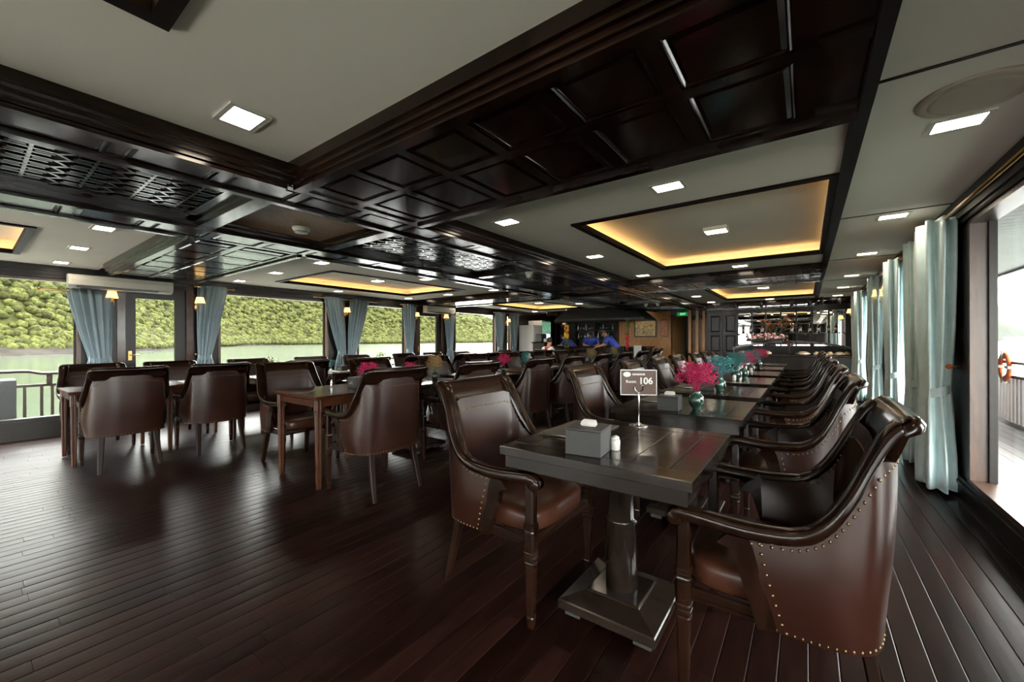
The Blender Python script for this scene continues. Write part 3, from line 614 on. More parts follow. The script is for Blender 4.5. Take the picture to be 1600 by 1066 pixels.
    for k, (me, mt) in M.items():
        co = np.zeros(len(me.vertices) * 3); me.vertices.foreach_get('co', co); co = co.reshape(-1, 3); y = co[:, 1]
        co[:, 1] = np.where(y < 0, y * .72 - (.03 * np.clip(.36 - co[:, 2], 0, 1) / .36 if k.startswith('rear') else 0), y); me.vertices.foreach_set('co', co.ravel()); me.update()
        nm = {'side_pad1': 'side_pad', 'side_pad-1': 'side_pad', 'side_rail1': 'side_rail', 'side_rail-1': 'side_rail', 'front_leg1': 'leg', 'front_leg-1': 'leg', 'rear_leg1': 'leg', 'rear_leg-1': 'leg'}.get(k, k)
        me.materials.append(MATS[mt]); o = obj(nm, me, None, t)
        if k == 'nailheads': o['kind'] = 'stuff'; o['label'] = 'rows of brass upholstery nails'
    return t
CH0 = chair_proto(); used = [False]
def chair(x, y, rz, label, group):
    if not used[0]: o = CH0; used[0] = True
    else: o = copy_tree(CH0)
    o.location = (x, y, zf(x)); o.rotation_euler.z = rz; tag(o, label, 'chair', group); return o
FPX, FMX = -math.pi / 2, math.pi / 2      # facing +X, facing -X

# ---------------------------------------------------------------- tables
def pedestal_proto():
    t = empty('pedestal_table'); w, l = .38, .395; zt = .75; b = .095; g = .0012; th = .036
    def PL(nm, x0, x1, y0, y1): MB().bbox(x0 + g, x1 - g, y0 + g, y1 - g, zt - th, zt, .0022).build(nm, 'table_wood', t)
    PL('border_board', -w, w, -l, -l + b); PL('border_board', -w, w, l - b, l); PL('border_board', -w, -w + b, -l + b, l - b); PL('border_board', w - b, w, -l + b, l - b)
    xs = np.linspace(-w + b, w - b, 5)
    for a, c in zip(xs[:-1], xs[1:]): PL('top_board', a, c, -l + b, l - b)
    m = MB(); m.box(-w + .02, w - .02, -l + .02, l - .02, zt - th - .010, zt - th); m.build('core', 'table_wood', t)
    for x0, x1, y0, y1 in ((-w + .018, w - .018, -l + .018, -l + .043), (-w + .018, w - .018, l - .043, l - .018), (-w + .018, -w + .043, -l + .043, l - .043), (w - .043, w - .018, -l + .043, l - .043)): MB().bbox(x0, x1, y0, y1, zt - th - .055, zt - th, .003).build('apron', 'table_wood', t)
    MB().lathe([(.066, .105), (.0685, .108), (.0685, .395), (.071, .402), (.0685, .41), (.056, .416), (.055, zt - th - .012)], n=32).build('column', 'table_wood', t)
    q = lambda h, z: [(-h, -h, z), (h, -h, z), (h, h, z), (-h, h, z)]
    MB().loft([q(.200, .030), q(.207, .034), q(.207, .068), q(.203, .073), q(.118, .100), q(.114, .104), q(.110, .106)]).build('base_plate', 'table_wood', t)
    for sx in (-1, 1):
        for sy in (-1, 1): MB().bbox(sx * .15 - .035, sx * .15 + .035, sy * .165 - .018, sy * .165 + .018, 0, .031, .003).build('foot', 'grey_board', t)
    return t
def leg_table_proto():
    t = empty('leg_table'); w, l = .365, .365; zt = .75
    q = lambda h, k, z: [(-h, -k, z), (h, -k, z), (h, k, z), (-h, k, z)]
    MB().loft([q(w - .012, l - .012, zt - .034), q(w - .006, l - .006, zt - .026), q(w - .006, l - .006, zt - .018), q(w, l, zt - .014), q(w, l, zt - .003), q(w - .003, l - .003, zt)]).build('tabletop', 'red_wood', t)
    MB().bbox(-w + .075, w - .075, -l + .075, l - .075, zt - .0005, zt + .0012, .001).build('top_panel', 'red_wood', t)
    for x0, x1, y0, y1 in ((-w + .06, w - .06, -l + .022, -l + .04), (-w + .06, w - .06, l - .04, l - .022), (-w + .022, -w + .04, -l + .06, l - .06), (w - .04, w - .022, -l + .06, l - .06)): MB().bbox(x0, x1, y0, y1, zt - .092, zt - .034, .004).build('apron', 'red_wood', t)
    cs = lambda h, z: [(a * h, b * h, z) for a, b in ((-1, -.75), (-.75, -1), (-.2, -1), (0, -.88), (.2, -1), (.75, -1), (1, -.75), (1, -.2), (.88, 0), (1, .2), (1, .75), (.75, 1), (.2, 1), (0, .88), (-.2, 1), (-.75, 1), (-1, .75), (-1, .2), (-.88, 0), (-1, -.2))]
    lm_ = MB().loft([cs(h, z) for h, z in ((.015, 0), (.017, .012), (.0175, .03), (.0245, .59), (.0245, .60), (.028, .605), (.028, .618), (.0255, .622), (.028, .628), (.029, zt - .034))]).mesh('leg'); fix_normals(lm_); lm_.materials.append(MATS['red_wood'])
    for sx in (-1, 1):
        for sy in (-1, 1): obj('leg', lm_, None, t, (sx * (w - .045), sy * (l - .045), 0))
    return t
PT0, LT0 = pedestal_proto(), leg_table_proto(); tused = {}
def table(proto, x, y, label, group):
    if proto.name not in tused: o = proto; tused[proto.name] = 1
    else: o = copy_tree(proto)
    o.location = (x, y, zf(x)); tag(o, label, 'table', group); return o

# ---------------------------------------------------------------- table-top things
BOX0 = None
def tissue_box(x, y, z, rz, label, mark=False, tissue=True, sc=1):
    t = thing('tissue_box', label, 'tissue box', (x, y, z), rz, 'dark tissue boxes on the tables'); w, d, h = .062 * sc, .062 * sc, .088 * sc
    MB().bbox(-w, w, -d, d, 0, h - .004, .002).build('body', 'grey_board', t); MB().bbox(-w - .002, w + .002, -d - .002, d + .002, h - .003, h + .003, .001).build('lid', 'grey_board', t)
    if tissue:
        m = MB(); m.loft([[(a * r, b * r2 + o, zz) for a, b in ((-1, -.3), (0, -.5), (1, -.3), (1, .3), (0, .45), (-1, .3))] for r, r2, o, zz in ((.026, .012, 0, h), (.033, .020, .003, h + .010), (.030, .012, .010, h + .020), (.024, .003, .018, h + .026))]); m.build('tissue', 'paper', t)
    if mark:
        m = MB(); m.tube([(-.025, -d - .001, .04), (-.008, -d - .001, .055), (0, -d - .001, .045), (.012, -d - .001, .058), (.022, -d - .001, .05)], .0012, 4); m.tube([(-.04, -d - .001, .034), (.03, -d - .001, .034)], .0014, 4); m.build('logo', 'bottle_label', t)
    return t
def flower_mesh(kind, R, H, n, seed, spread=1.0):
    r = random.Random(seed); bl = MB(); stm = MB(); oct_ = [(0, 0, -1), (1, 0, 0), (0, 1, 0), (-1, 0, 0), (0, -1, 0), (0, 0, 1)]; of = [(0, 2, 1), (0, 3, 2), (0, 4, 3), (0, 1, 4), (5, 1, 2), (5, 2, 3), (5, 3, 4), (5, 4, 1)]
    for i in range(n):
        a = r.uniform(0, 2 * math.pi); u = r.random() ** .45; el = r.uniform(-.25, 1) * math.pi / 2
        x = R * u * math.cos(a) * math.cos(el * .75) * spread; y = R * u * math.sin(a) * math.cos(el * .75) * spread; z = H * .50 + H * .5 * u * math.sin(el)
        if z < H * .3: x *= z / (H * .3); y *= z / (H * .3)
        s = r.uniform(.0030, .0062) * (R / .1) ** .6; x += r.gauss(0, .012); y += r.gauss(0, .012); rot = r.uniform(0, 6.28); c_, s_ = math.cos(rot), math.sin(rot)
        bl.add([(x + s * (p[0] * c_ - p[1] * s_), y + s * (p[0] * s_ + p[1] * c_), z + s * p[2] * .8) for p in oct_], of)
        if i % 14 == 0: stm.tube([(0, 0, 0), (x * .25, y * .25, z * .5), (x, y, z)], .0007, 3)
    return bl.mesh('blossoms'), stm.mesh('stems')
FM = {}
def flowers(x, y, z, kind, label, cat='vase', vase='green', R=.115, H=.21, n=900, spread=1.0, group='vases of dyed flowers'):
    nm = 'flower_vase'; t = thing(nm, label, cat, (x, y, z), random.uniform(0, 6), group); key = (kind, R, H, n, spread)
    if key not in FM:
        b, s = flower_mesh(kind, R, H, n, len(FM) + 3, spread); b.materials.append(MATS['flower_' + kind]); s.materials.append(MATS['flower_' + kind if kind != 'tan' else 'stem']); FM[key] = (b, s)
    if vase == 'green': MB().lathe([(.022, 0), (.026, .004), (.024, .010), (.040, .030), (.048, .055), (.042, .085), (.026, .104), (.022, .110), (.026, .116), (.020, .116)], n=24).build('vase', 'vase_green', t); zb = .10
    elif vase == 'glass': MB().lathe([(.03, 0), (.03, .09), (.027, .09), (.027, .005)], n=18).build('vase', 'bottle_dark', t); zb = .06
    else: MB().lathe([(.035, 0), (.035, .014), (.02, .02), (.018, .04)], n=18).build('vase', 'porcelain', t); zb = .03
    o = obj('blossoms', FM[key][0], None, t, (0, 0, zb)); o['kind'] = 'stuff'; o = obj('stems', FM[key][1], None, t, (0, 0, zb)); o['kind'] = 'stuff'
    return t
def text(parent, s, size, loc, rot, mt, name, bold=0):
    cu = bpy.data.curves.new(name, 'FONT'); cu.body = s; cu.size = size; cu.extrude = .0006; cu.offset = bold; cu.align_x = 'CENTER'; cu.align_y = 'CENTER'
    tmp = bpy.data.objects.new(name, cu); COL.objects.link(tmp); dg = bpy.context.evaluated_depsgraph_get(); dg.update(); me = bpy.data.meshes.new_from_object(tmp.evaluated_get(dg)); bpy.data.objects.remove(tmp)
    me.materials.clear(); o = obj(name, me, mt, parent, loc); o.rotation_euler = rot; return o

# ---------------------------------------------------------------- seating layout
TX = -.667
TY = [1.735, 2.93, 3.97, 5.13, 6.3, 7.5, 8.7]
RYs = [1.69, 2.88, 4.0, 5.2, 6.45, 7.7, 8.8]
LYs = [1.66, 2.96, 4.08, 5.03, 5.85, 6.95, 7.75, 8.5]
for i, y in enumerate(TY): table(PT0, TX, y, 'dark square pedestal table, %s from the camera in the right-hand row' % ORD[i], 'pedestal tables')
for i, y in enumerate(RYs): chair(-.045, y, FMX, 'brown leather armchair with its back to the right-hand curtains, %s from the camera' % ORD[i], 'brown leather armchairs')
for i, y in enumerate(LYs): chair(-1.21, y, FPX, 'brown leather armchair facing the right-hand windows, %s in the row left of the pedestal tables' % ORD[i], 'brown leather armchairs')
AX = -3.50
AY = [2.02, 3.02, 4.1, 5.05, 6.0, 6.95, 7.9, 8.85]
for i, y in enumerate(AY):
    table(LT0 if i in (0, 3) else PT0, AX, y, ('reddish table with fluted legs, %s from the camera in the middle row' if i in (0, 3) else 'dark pedestal table, %s from the camera in the middle row') % ORD[i], 'middle row tables')
    chair(-2.82, y - .01 + (.05 if i == 2 else 0), FMX, 'brown leather armchair with its back to the pedestal row, %s in the middle row' % ORD[i], 'brown leather armchairs')
    chair(-4.175, y - .01, FPX, 'brown leather armchair facing right, %s along the far side of the middle row' % ORD[i], 'brown leather armchairs')
BXc = -6.2
BY = [.98, 1.73, 2.7, 3.7, 4.6, 5.75, 6.6, 7.6]
for i, y in enumerate(BY):
    table(LT0, BXc, y, 'reddish fluted-leg table, %s from the camera beside the far windows' % ORD[i], 'window row tables')
    chair(-5.52, y - .01, FMX, 'brown leather armchair seen from behind, %s along the far window row' % ORD[i], 'brown leather armchairs')
    chair(-6.905, y - .01, FPX, 'brown leather armchair with its back to the far windows, %s from the camera' % ORD[i], 'brown leather armchairs')

# things on the tables
zt = .7505
tissue_box(-.70, 1.47, zt, .12, 'dark grey tissue box on the nearest pedestal table', sc=1.13)
t = thing('salt_shaker', 'white porcelain salt shaker behind the nearest tissue box', 'shaker', (-.625, 1.56, zt)); MB().lathe([(.017, 0), (.019, .004), (.0195, .035), (.017, .045)], n=18).build('body', 'porcelain', t); MB().lathe([(.0175, .045), (.016, .052), (.007, .058), (.0, .0585)], n=18).build('cap', 'porcelain', t)
def menu(x, y, z, rz, label, w=.15, l=.21, mt='menu_board'):
    t = thing('menu_board', label, 'menu', (x, y, z), rz, 'menus on the tables'); MB().bbox(-w, w, -l, l, 0, .006, .002).build('cover', mt, t); MB().tube([(-w + .004, -l + .02, .007), (-w + .004, l - .02, .007)], .003, 6).build('binding', 'steel', t); return t
menu(-.90, 1.80, zt, math.pi / 2 - .0, 'brown flat menu board lying on the nearest pedestal table', .19, .125)
def sign(x, y, z, rz):
    t = thing('table_sign', 'clear acrylic room 106 sign on a thin chrome stand, nearest pedestal table', 'sign', (x, y, z), rz)
    MB().lathe([(.034, 0), (.034, .003), (.012, .007), (.006, .014), (.0, .015)], n=24).build('foot', 'steel', t); MB().tube([(0, 0, .012), (.001, 0, .10), (0, 0, .128)], .0032, 8).build('post', 'steel', t)
    for s in (-1, 1): MB().tube([(0, .0, .125), (s * .014, -.006, .135), (s * .016, -.007, .152), (s * .009, -.007, .153)], .0022, 6).build('clip', 'steel', t)
    p = MB(); p.bbox(-.064, .064, -.0015, .0015, .118, .208, .0006); pl = p.build('plate', 'acrylic_brown', t)
    e = MB()
    for a, b, c_, d in ((-.066, .066, .208, .2105), (-.066, .066, .1155, .118), (-.066, -.064, .118, .208), (.064, .066, .118, .208)): e.box(a, b, -.0017, .0017, c_, d)
    e.build('edge', 'acrylic_edge', pl)
    R = (math.pi / 2, 0, 0); text(pl, '106', .034, (.026, -.0022, .168), R, 'print_white', 'number', .0009); text(pl, 'Room', .0150, (-.0275, -.0022, .166), R, 'print_white', 'lettering', .00015)
    m = MB(); m.loft([[(-.042 + .014 * math.cos(2 * math.pi * i / 20), yy, .193 + .0095 * math.sin(2 * math.pi * i / 20)) for i in range(20)] for yy in (-.0016, -.0024)]); m.build('logo', 'print_white', pl)
    m = MB()
    for i in range(9): m.box(-.022 + i * .0052, -.0185 + i * .0052, -.0024, -.0016, .190, .1965)
    m.build('name_line', 'print_white', pl); return t
sign(-.70, 2.06, zt, math.radians(30)).scale = (1.38, 1.38, 1.38)
fl = [(TX + .10, TY[1] - .17, 'pink', 'nearest green vase of bright pink dyed flowers'), (TX + .06, TY[2] - .10, 'teal', 'green vase of teal dyed flowers behind the nearest pink ones'), (TX + .04, TY[3] + .0, 'teal', 'second vase of teal flowers along the pedestal row'), (TX + .08, TY[3] + .25, 'pink', 'second vase of pink flowers along the pedestal row'), (TX + .05, TY[4] + .1, 'teal', 'third vase of teal flowers along the pedestal row'), (TX + .05, TY[5], 'pink', 'farthest vase of pink flowers along the pedestal row')]
for x, y, k, lb in fl: flowers(x, y, zt, k, lb, R=.125, H=.205, n=1000)
tissue_box(TX - .04, TY[1] - .26, zt, .05, 'tissue box with white tissue beside the nearest pink flowers')
tissue_box(TX - .05, TY[2] - .04, zt, .05, 'tissue box beside the nearest teal flowers', tissue=False)
tissue_box(TX - .08, TY[3] - .05, zt, .05, 'tissue box on the fourth pedestal table', tissue=False)
for i in (1, 2, 3): menu(TX - .22, TY[i] + .12, zt, math.pi / 2, 'flat menu board on the %s pedestal table' % ORD[i], .16, .11)
for i, (dx, dy) in enumerate(((.03, -.05), (.06, .1))):
    t = thing('salt_shaker', 'white shaker on the %s pedestal table' % ORD[3 + i], 'shaker', (TX + dx, TY[3 + i] + dy - .12, zt)); MB().lathe([(.017, 0), (.019, .004), (.0195, .05), (.014, .062), (.0, .066)], n=14).build('body', 'porcelain', t)
# middle row
tissue_box(AX + .0, 2.26, zt + .001, .0, 'grey tissue box with gold logo on the nearest middle-row table', mark=True, tissue=False, sc=1.05)
flowers(AX - .03, 2.30 + .1, zt + .001, 'pink', 'pink flowers behind the logo tissue box in the middle row', vase='dish', R=.10, H=.20, n=900)
t = thing('figurine', 'small grey standing figurine on the nearest middle-row table', 'figurine', (AX - .22, 2.12, zt + .001)); MB().lathe([(.016, 0), (.016, .006), (.009, .012), (.012, .03), (.013, .04), (.006, .05), (.009, .056), (.008, .066), (.0, .07)], n=12).build('body', 'steel', t)
flowers(AX + .15, AY[1] + .1, zt, 'tan', 'tan dried flowers on the second middle-row table', vase='glass', R=.11, H=.22, n=900, spread=.8)
flowers(AX + .2, AY[3] - .2, zt, 'teal', 'teal flowers on the fourth middle-row table', vase='glass', R=.09, H=.22, n=700, spread=.8)
tissue_box(AX + .28, AY[3] - .05, zt + .001, 0, 'tissue box beside the middle-row teal flowers', tissue=False)
flowers(AX + .1, AY[2] + .35, zt, 'pink', 'pink flowers behind a middle-row chair, third table', vase='glass', R=.10, H=.20, n=700)
flowers(AX + .3, AY[5] - .1, zt, 'tan', 'dried tan flowers in front of the bar, left bunch', vase='glass', R=.12, H=.24, n=700, spread=.8)
flowers(AX + .35, AY[6] - .1, zt, 'tan', 'dried tan flowers in front of the bar, right bunch', vase='glass', R=.12, H=.26, n=700, spread=.7)
flowers(AX + .1, AY[1] - .2, zt, 'pink', 'pink flowers at the edge of the second middle-row table', vase='glass', R=.07, H=.16, n=500)
for i in (1, 2, 4): menu(AX - .05, AY[i] - .1, zt, .1, 'pale menu card on the %s middle-row table' % ORD[i], .12, .16, 'paper')
# window row
def zb(x): return zt + zf(x)
for i in (0, 1, 2, 3): menu(BXc + .05, BY[i] + .05, zb(BXc) + .001, 0, 'white placemat on the %s window-row table' % ORD[i], .15, .2, 'paper')
flowers(BXc - .1, BY[2] - .12, zb(BXc), 'teal', 'teal flowers nearest along the window row', vase='dish', R=.10, H=.15, n=700)
flowers(BXc - .1, BY[3] - .12, zb(BXc), 'teal', 'second teal flowers along the window row', vase='dish', R=.09, H=.16, n=700)
tissue_box(BXc + .0, BY[3] + .02, zb(BXc) + .001, .2, 'dark tissue box with gold mark beside the window-row teal flowers', mark=True, tissue=False)
t = thing('candle_cup', 'small white candle cup beside the window-row tissue box', 'cup', (BXc + .1, BY[3] + .16, zb(BXc) + .001)); MB().lathe([(.026, 0), (.03, .004), (.03, .055), (.027, .055), (.027, .02), (.0, .02)], n=18).build('cup', 'porcelain', t)
flowers(BXc + .1, BY[4] - .1, zb(BXc), 'pink', 'small pink flowers along the window row', vase='dish', R=.08, H=.14, n=500)
flowers(BXc + .1, BY[5] + .1, zb(BXc), 'tan', 'tan dried flowers along the window row', vase='glass', R=.09, H=.16, n=500)
flowers(BXc + .1, BY[6] + .1, zb(BXc), 'tan', 'second tan dried flowers along the window row', vase='glass', R=.08, H=.18, n=500)
flowers(BXc + .2, BY[7] - .1, zb(BXc), 'tan', 'pale dried flowers at the end of the window row', vase='glass', R=.09, H=.18, n=500)
for i, (x, y) in enumerate(((BXc + .1, BY[4] - .3), (BXc + .2, BY[5] - .2), (BXc + .15, BY[6] - .1))):
    t = thing('wine_glass', 'clear stemmed glass on the %s window-row table' % ORD[4 + i], 'glass', (x, y, zb(BXc) + .001)); MB().lathe([(.032, 0), (.03, .003), (.004, .008), (.004, .08), (.03, .10), (.036, .14), (.030, .18), (.029, .18), (.034, .14), (.0, .095)], n=16).build('bowl', 'glass', t)

# ---------------------------------------------------------------- far end: mirrors, buffet, doors, bar
YE = 14.3
ew = MB(); ew.box(-2.62, 1.1, YE, YE + .1, -.1, ZC + .1); ew.box(XL - .12, -3.72, YE, YE + .1, -.25, ZC + .1); ew.box(-3.72, -2.62, YE, YE + .1, 2.0, ZC + .1)
we = struct(ew.build('wall_end', 'wall_wood')); we['label'] = 'dark end wall behind the buffet and bar'
MB().box(-3.75, -2.55, YE + 1.9, YE + 2.0, -.1, ZC).build('corridor_wall', 'wall_wood', we); MB().box(-3.8, -3.72, YE + .1, YE + 2, -.1, ZC).build('corridor_wall', 'gold_wood', we); MB().box(-2.62, -2.55, YE + .1, YE + 2, -.1, ZC).build('corridor_wall', 'wall_wood', we)
for x in (-3.45, -3.2): MB().box(x, x + .12, YE + 1.86, YE + 1.9, .0, 1.95).build('lit_panel', 'gold_wood', we)
m = MB(); m.box(-2.6, 1.0, 12.46, 12.54, ZC - .07, ZC + .01); m.box(-8.2, 1.0, 13.33, 13.4, ZC - .1, ZC + .01); struct(m.build('trim_22', 'ceiling_wood'))['label'] = 'dark ceiling trims before the end wall'
mt_ = thing('mirror_wall', 'tall mirror panels with dark mullions behind the buffet', 'mirror', (-.43, YE - .03, 1.0))
xs = np.linspace(-1.3, 1.3, 8)
for a, b in zip(xs[:-1], xs[1:]):
    MB().box(a + .02, b - .02, 0, .012, 0.02, 1.02).build('mirror_pane', 'mirror', mt_)
for a in xs: MB().box(a - .02, a + .02, -.02, .02, 0, 1.06).build('mullion', 'wall_wood', mt_)
MB().box(-1.32, 1.32, -.02, .02, 1.02, 1.08).build('top_rail', 'wall_wood', mt_); MB().box(-1.32, 1.32, -.02, .02, -.04, .02).build('bottom_rail', 'wall_wood', mt_)
sh_ = thing('glass_shelf', 'narrow dark shelf of bottles in front of the mirrors', 'shelf', (-.43, YE - .14, 1.375)); MB().bbox(-1.3, 1.3, -.07, .07, 0, .016, .002).build('board', 'wall_wood', sh_)
for x in (-1.25, -.4, .4, 1.25): MB().box(x - .01, x + .01, -.06, .09, -.05, 0).build('bracket', 'wall_wood', sh_)
def bottle(x, y, z, label, group, s=1, lab=True, mt='bottle_dark'):
    t = thing('wine_bottle', label, 'bottle', (x, y, z), 0, group); MB().lathe([(r * s, h * s) for r, h in ((.034, 0), (.037, .005), (.037, .17), (.030, .20), (.014, .225), (.013, .285), (.015, .287), (.015, .30), (.0, .30))], n=14).build('glass_body', mt, t)
    if lab: MB().lathe([(.0378 * s, .05 * s), (.0378 * s, .13 * s)], n=14).build('label', 'bottle_label', t)
for i, x in enumerate((-1.05, -.85, -.55, .18, .38, .60, .80, 1.02, 1.18)): bottle(-.43 + x - .1, YE - .14, 1.392, 'wine bottle on the mirror shelf above the buffet, %s from the left' % ORDL[i], 'bottles on the mirror shelf', s=.9)
bf = thing('buffet_counter', 'dark wooden buffet counter with arched top rail before the mirrors', 'counter', (-.35, 12.95, 0))
MB().bbox(-1.35, 1.3, -.35, .35, .08, .76, .01).build('body', 'wall_wood', bf); MB().box(-1.3, 1.25, -.32, .32, 0, .08).build('plinth', 'dark_plastic', bf); MB().bbox(-1.4, 1.35, -.4, .4, .76, .80, .008).build('worktop', 'ceiling_wood', bf)
for i in range(5): MB().bbox(-1.25 + i * .5, -.82 + i * .5, -.362, -.35, .16, .70, .006).build('front_panel', 'wall_wood', bf)
ar = MB(); pts = [(-1.35 + 2.65 * k / 20, .2, .93 + .19 * math.sin(math.pi * k / 20) ** .8) for k in range(21)]
ar.loft([[(p[0], yy, p[2] + dz) for yy, dz in ((.0, 0), (.3, 0), (.3, .05), (.0, .05))] for p in pts]); ar.build('arched_rail', 'ceiling_wood', bf)
for x in (-1.32, -.02, 1.27): MB().box(x - .02, x + .02, .05, .25, .80, .95 + (.17 if abs(x) < .1 else 0)).build('post', 'ceiling_wood', bf)
for i, (x, y, r, k) in enumerate(((-1.1, -.1, .12, 'dish'), (-.8, .0, .11, 'basket'), (-.5, -.12, .1, 'dish'), (.27, -.16, .17, 'dish'), (.55, -.2, .07, 'cup'), (.68, -.2, .07, 'cup'), (.82, -.12, .08, 'basket'), (1.0, -.15, .12, 'dish'), (1.15, .02, .08, 'basket'))):
    t = thing('serving_dish', ['white serving dish of food at the left end of the buffet', 'small brown bread basket left on the buffet', 'white serving dish left of the buffet centre', 'large round bread platter right of the buffet centre', 'white cup stack on the buffet, left one', 'white cup stack on the buffet, right one', 'brown basket right on the buffet', 'white serving dish near the right buffet end', 'brown basket at the right end of the buffet'][i], 'dish', (-.35 + x, 12.95 + y, .80))
    MB().lathe([(r * .5, 0), (r * .8, .012), (r, .05), (r * .97, .05), (r * .75, .02), (.0, .018)], n=20).build('plate', 'porcelain' if k != 'basket' else 'food_tan', t)
    MB().ball((0, 0, .05), (r * .75, r * .75, .045), 12, 6).build('food', 'food_tan', t)
def bouquet(x, y, z):
    t = thing('lily_bouquet', 'tall arrangement of orange lilies in a glass vase on the buffet', 'flowers', (x, y, z)); MB().lathe([(.05, 0), (.06, .02), (.05, .16), (.075, .24), (.07, .24), (.045, .16), (.0, .02)], n=18).build('vase', 'glass', t); r = random.Random(5); st = MB()
    for i in range(16):
        a = r.uniform(0, 6.28); d = r.uniform(.1, .42); zz = r.uniform(.42, .72) - d * .35; hx, hy = d * math.cos(a) * 1.2, d * math.sin(a) * .5; st.tube([(0, 0, .04), (hx * .3, hy * .3, zz * .6), (hx, hy, zz)], .004, 4)
        m = MB()
        for p in range(6):
            b = p * math.pi / 3 + i; L = .12; c_, s_ = math.cos(b), math.sin(b); m.add([(hx, hy, zz), (hx + L * .5 * c_ - .028 * s_, hy + L * .5 * s_ + .028 * c_, zz + .05), (hx + L * c_, hy + L * s_, zz + .035), (hx + L * .5 * c_ + .028 * s_, hy + L * .5 * s_ - .028 * c_, zz + .05), (hx + L * .5 * c_, hy + L * .5 * s_, zz + .038)], [(0, 1, 4), (1, 2, 4), (2, 3, 4), (3, 0, 4)], True)
        m.build('lily', 'lily_orange', t)
    st.build('stems', 'stem', t)
bouquet(-.75, 13.175, 1.165)
t = thing('pale_blossoms', 'low bank of pale pink blossoms under the orange lilies', 'flowers', (-.95, 13.02, 1.175)); m = MB(); r = random.Random(9)
for i in range(70): m.ball((r.uniform(-.42, .45), r.uniform(-.05, .05), .04 + r.uniform(0, .17) * (1 - .4 * r.random())), r.uniform(.02, .038), 6, 4)
o = m.build('blossoms', 'blossom_pale', t); o['kind'] = 'stuff'; MB().bbox(-.42, .45, -.055, .055, -.03, .06, .01).build('trough', 'wall_wood', t)
for i, (x, y) in enumerate(((-1.55, 12.25), (-.95, 12.25), (-.3, 12.25), (.05, 12.3), (.3, 12.25), (.62, 12.2))):
    t = thing('track_spotlight', 'black spotlight hanging before the buffet, %s from the left' % ['first', 'second', 'third', 'fourth', 'fifth', 'sixth'][i], 'spotlight', (x, y, ZC), 0, 'black track spotlights'); MB().lathe([(.025, -.03), (.025, 0)], n=12).build('mount', 'dark_plastic', t); MB().tube([(0, 0, -.02), (0, 0, -.07)], .006).build('stem', 'dark_plastic', t); MB().tube([(0, -.03, -.07), (0, .07, -.17)], .035, 14).build('can', 'dark_plastic', t); MB().tube([(0, .0705, -.1705), (0, .073, -.173)], .026, 12).build('lens', 'spot_lens', t)
# panelled doors left of the mirrors
t = struct(empty('door_9', (-2.15, YE - .02, 0))); t['label'] = 'dark panelled double door left of the mirrors'
for s in (-1, 1):
    lf = MB().bbox(s * .215 - .205, s * .215 + .205, -.02, .02, 0, 2.05, .004).build('leaf', 'wall_wood', t)
    for k in range(3):
        for j in ((0,)): 
            x0 = s * .215 - .14; q = lambda i, yy: [(x0 + i, yy, .2 + k * .62 + i), (x0 + .28 - i, yy, .2 + k * .62 + i), (x0 + .28 - i, yy, .72 + k * .62 - i), (x0 + i, yy, .72 + k * .62 - i)]
            mm = MB().loft([q(0, -.02), q(.0, -.03), q(.02, -.024), q(.05, -.034)]); mm.build('door_panel', 'wall_wood', lf)
for i, x in enumerate((-2.98, -2.82, -2.68)):
    tag(MB().bbox(x - .035, x + .035, 13.55 + .28 * i, 13.63 + .28 * i, 0, 2.14, .004).build('wooden_post', 'gold_wood'), ['tall light wooden post under the exit sign', 'middle light wooden post by the corridor', 'light wooden post nearest the panelled door'][i], 'post', 'light wooden posts')
t = thing('exit_sign', 'lit green EXIT sign hanging at the corridor', 'sign', (-3.24, 13.75, 2.03)); MB().bbox(-.16, .16, -.015, .015, -.06, .06, .004).build('box', 'exit_green', t); text(t, 'EXIT', .085, (.02, -.017, 0), (math.pi / 2, 0, 0), 'exit_white', 'lettering', .001)
m = MB(); m.box(-.13, -.125, -.02, .0, -.035, .03); MB().tube([(-.12, 0, .06), (-.12, 0, .2)], .004).build('hanger', 'steel', t); MB().tube([(.12, 0, .06), (.12, 0, .2)], .004).build('hanger', 'steel', t)
t = thing('switch_plate', 'small beige switch plate between the posts and the panelled door', 'switch', (-2.5, YE - .012, 1.15)); MB().bbox(-.045, .045, -.008, .008, -.06, .06, .002).build('plate', 'white_plastic', t); MB().box(-.015, .015, -.012, -.008, -.025, .025).build('rocker', 'white_paint', t)
# golden panelled wall with paintings
gp = thing('panelled_partition', 'golden wooden panelled wall carrying two paintings beside the bar', 'partition', (-4.55, YE - .04, 0))
MB().box(-1.05, .82, -.02, .03, -.05, ZC).build('board', 'gold_wood', gp)
for x0, x1 in ((-1.0, -.72), (-.68, -.45), (-.38, .40), (.48, .78)): MB().bbox(x0, x1, -.034, -.02, .55, 2.1, .004).build('panel', 'gold_wood', gp)
t = thing('landscape_painting', 'wide dark painting of flowers and boats on the golden wall', 'painting', (-4.55, YE - .085, 1.6)); MB().bbox(-.42, .36, -.015, .012, -.30, .30, .005).build('frame', 'wall_wood', t); MB().box(-.38, .32, -.019, -.015, -.26, .26).build('canvas', 'canvas_dark', t)
t = thing('red_painting', 'narrow red painting nearest the corridor', 'painting', (-3.93, YE - .085, 1.6)); MB().bbox(-.13, .13, -.015, .012, -.30, .30, .005).build('frame', 'red_wood', t); MB().box(-.11, .11, -.019, -.015, -.27, .27).build('canvas', 'canvas_red', t)
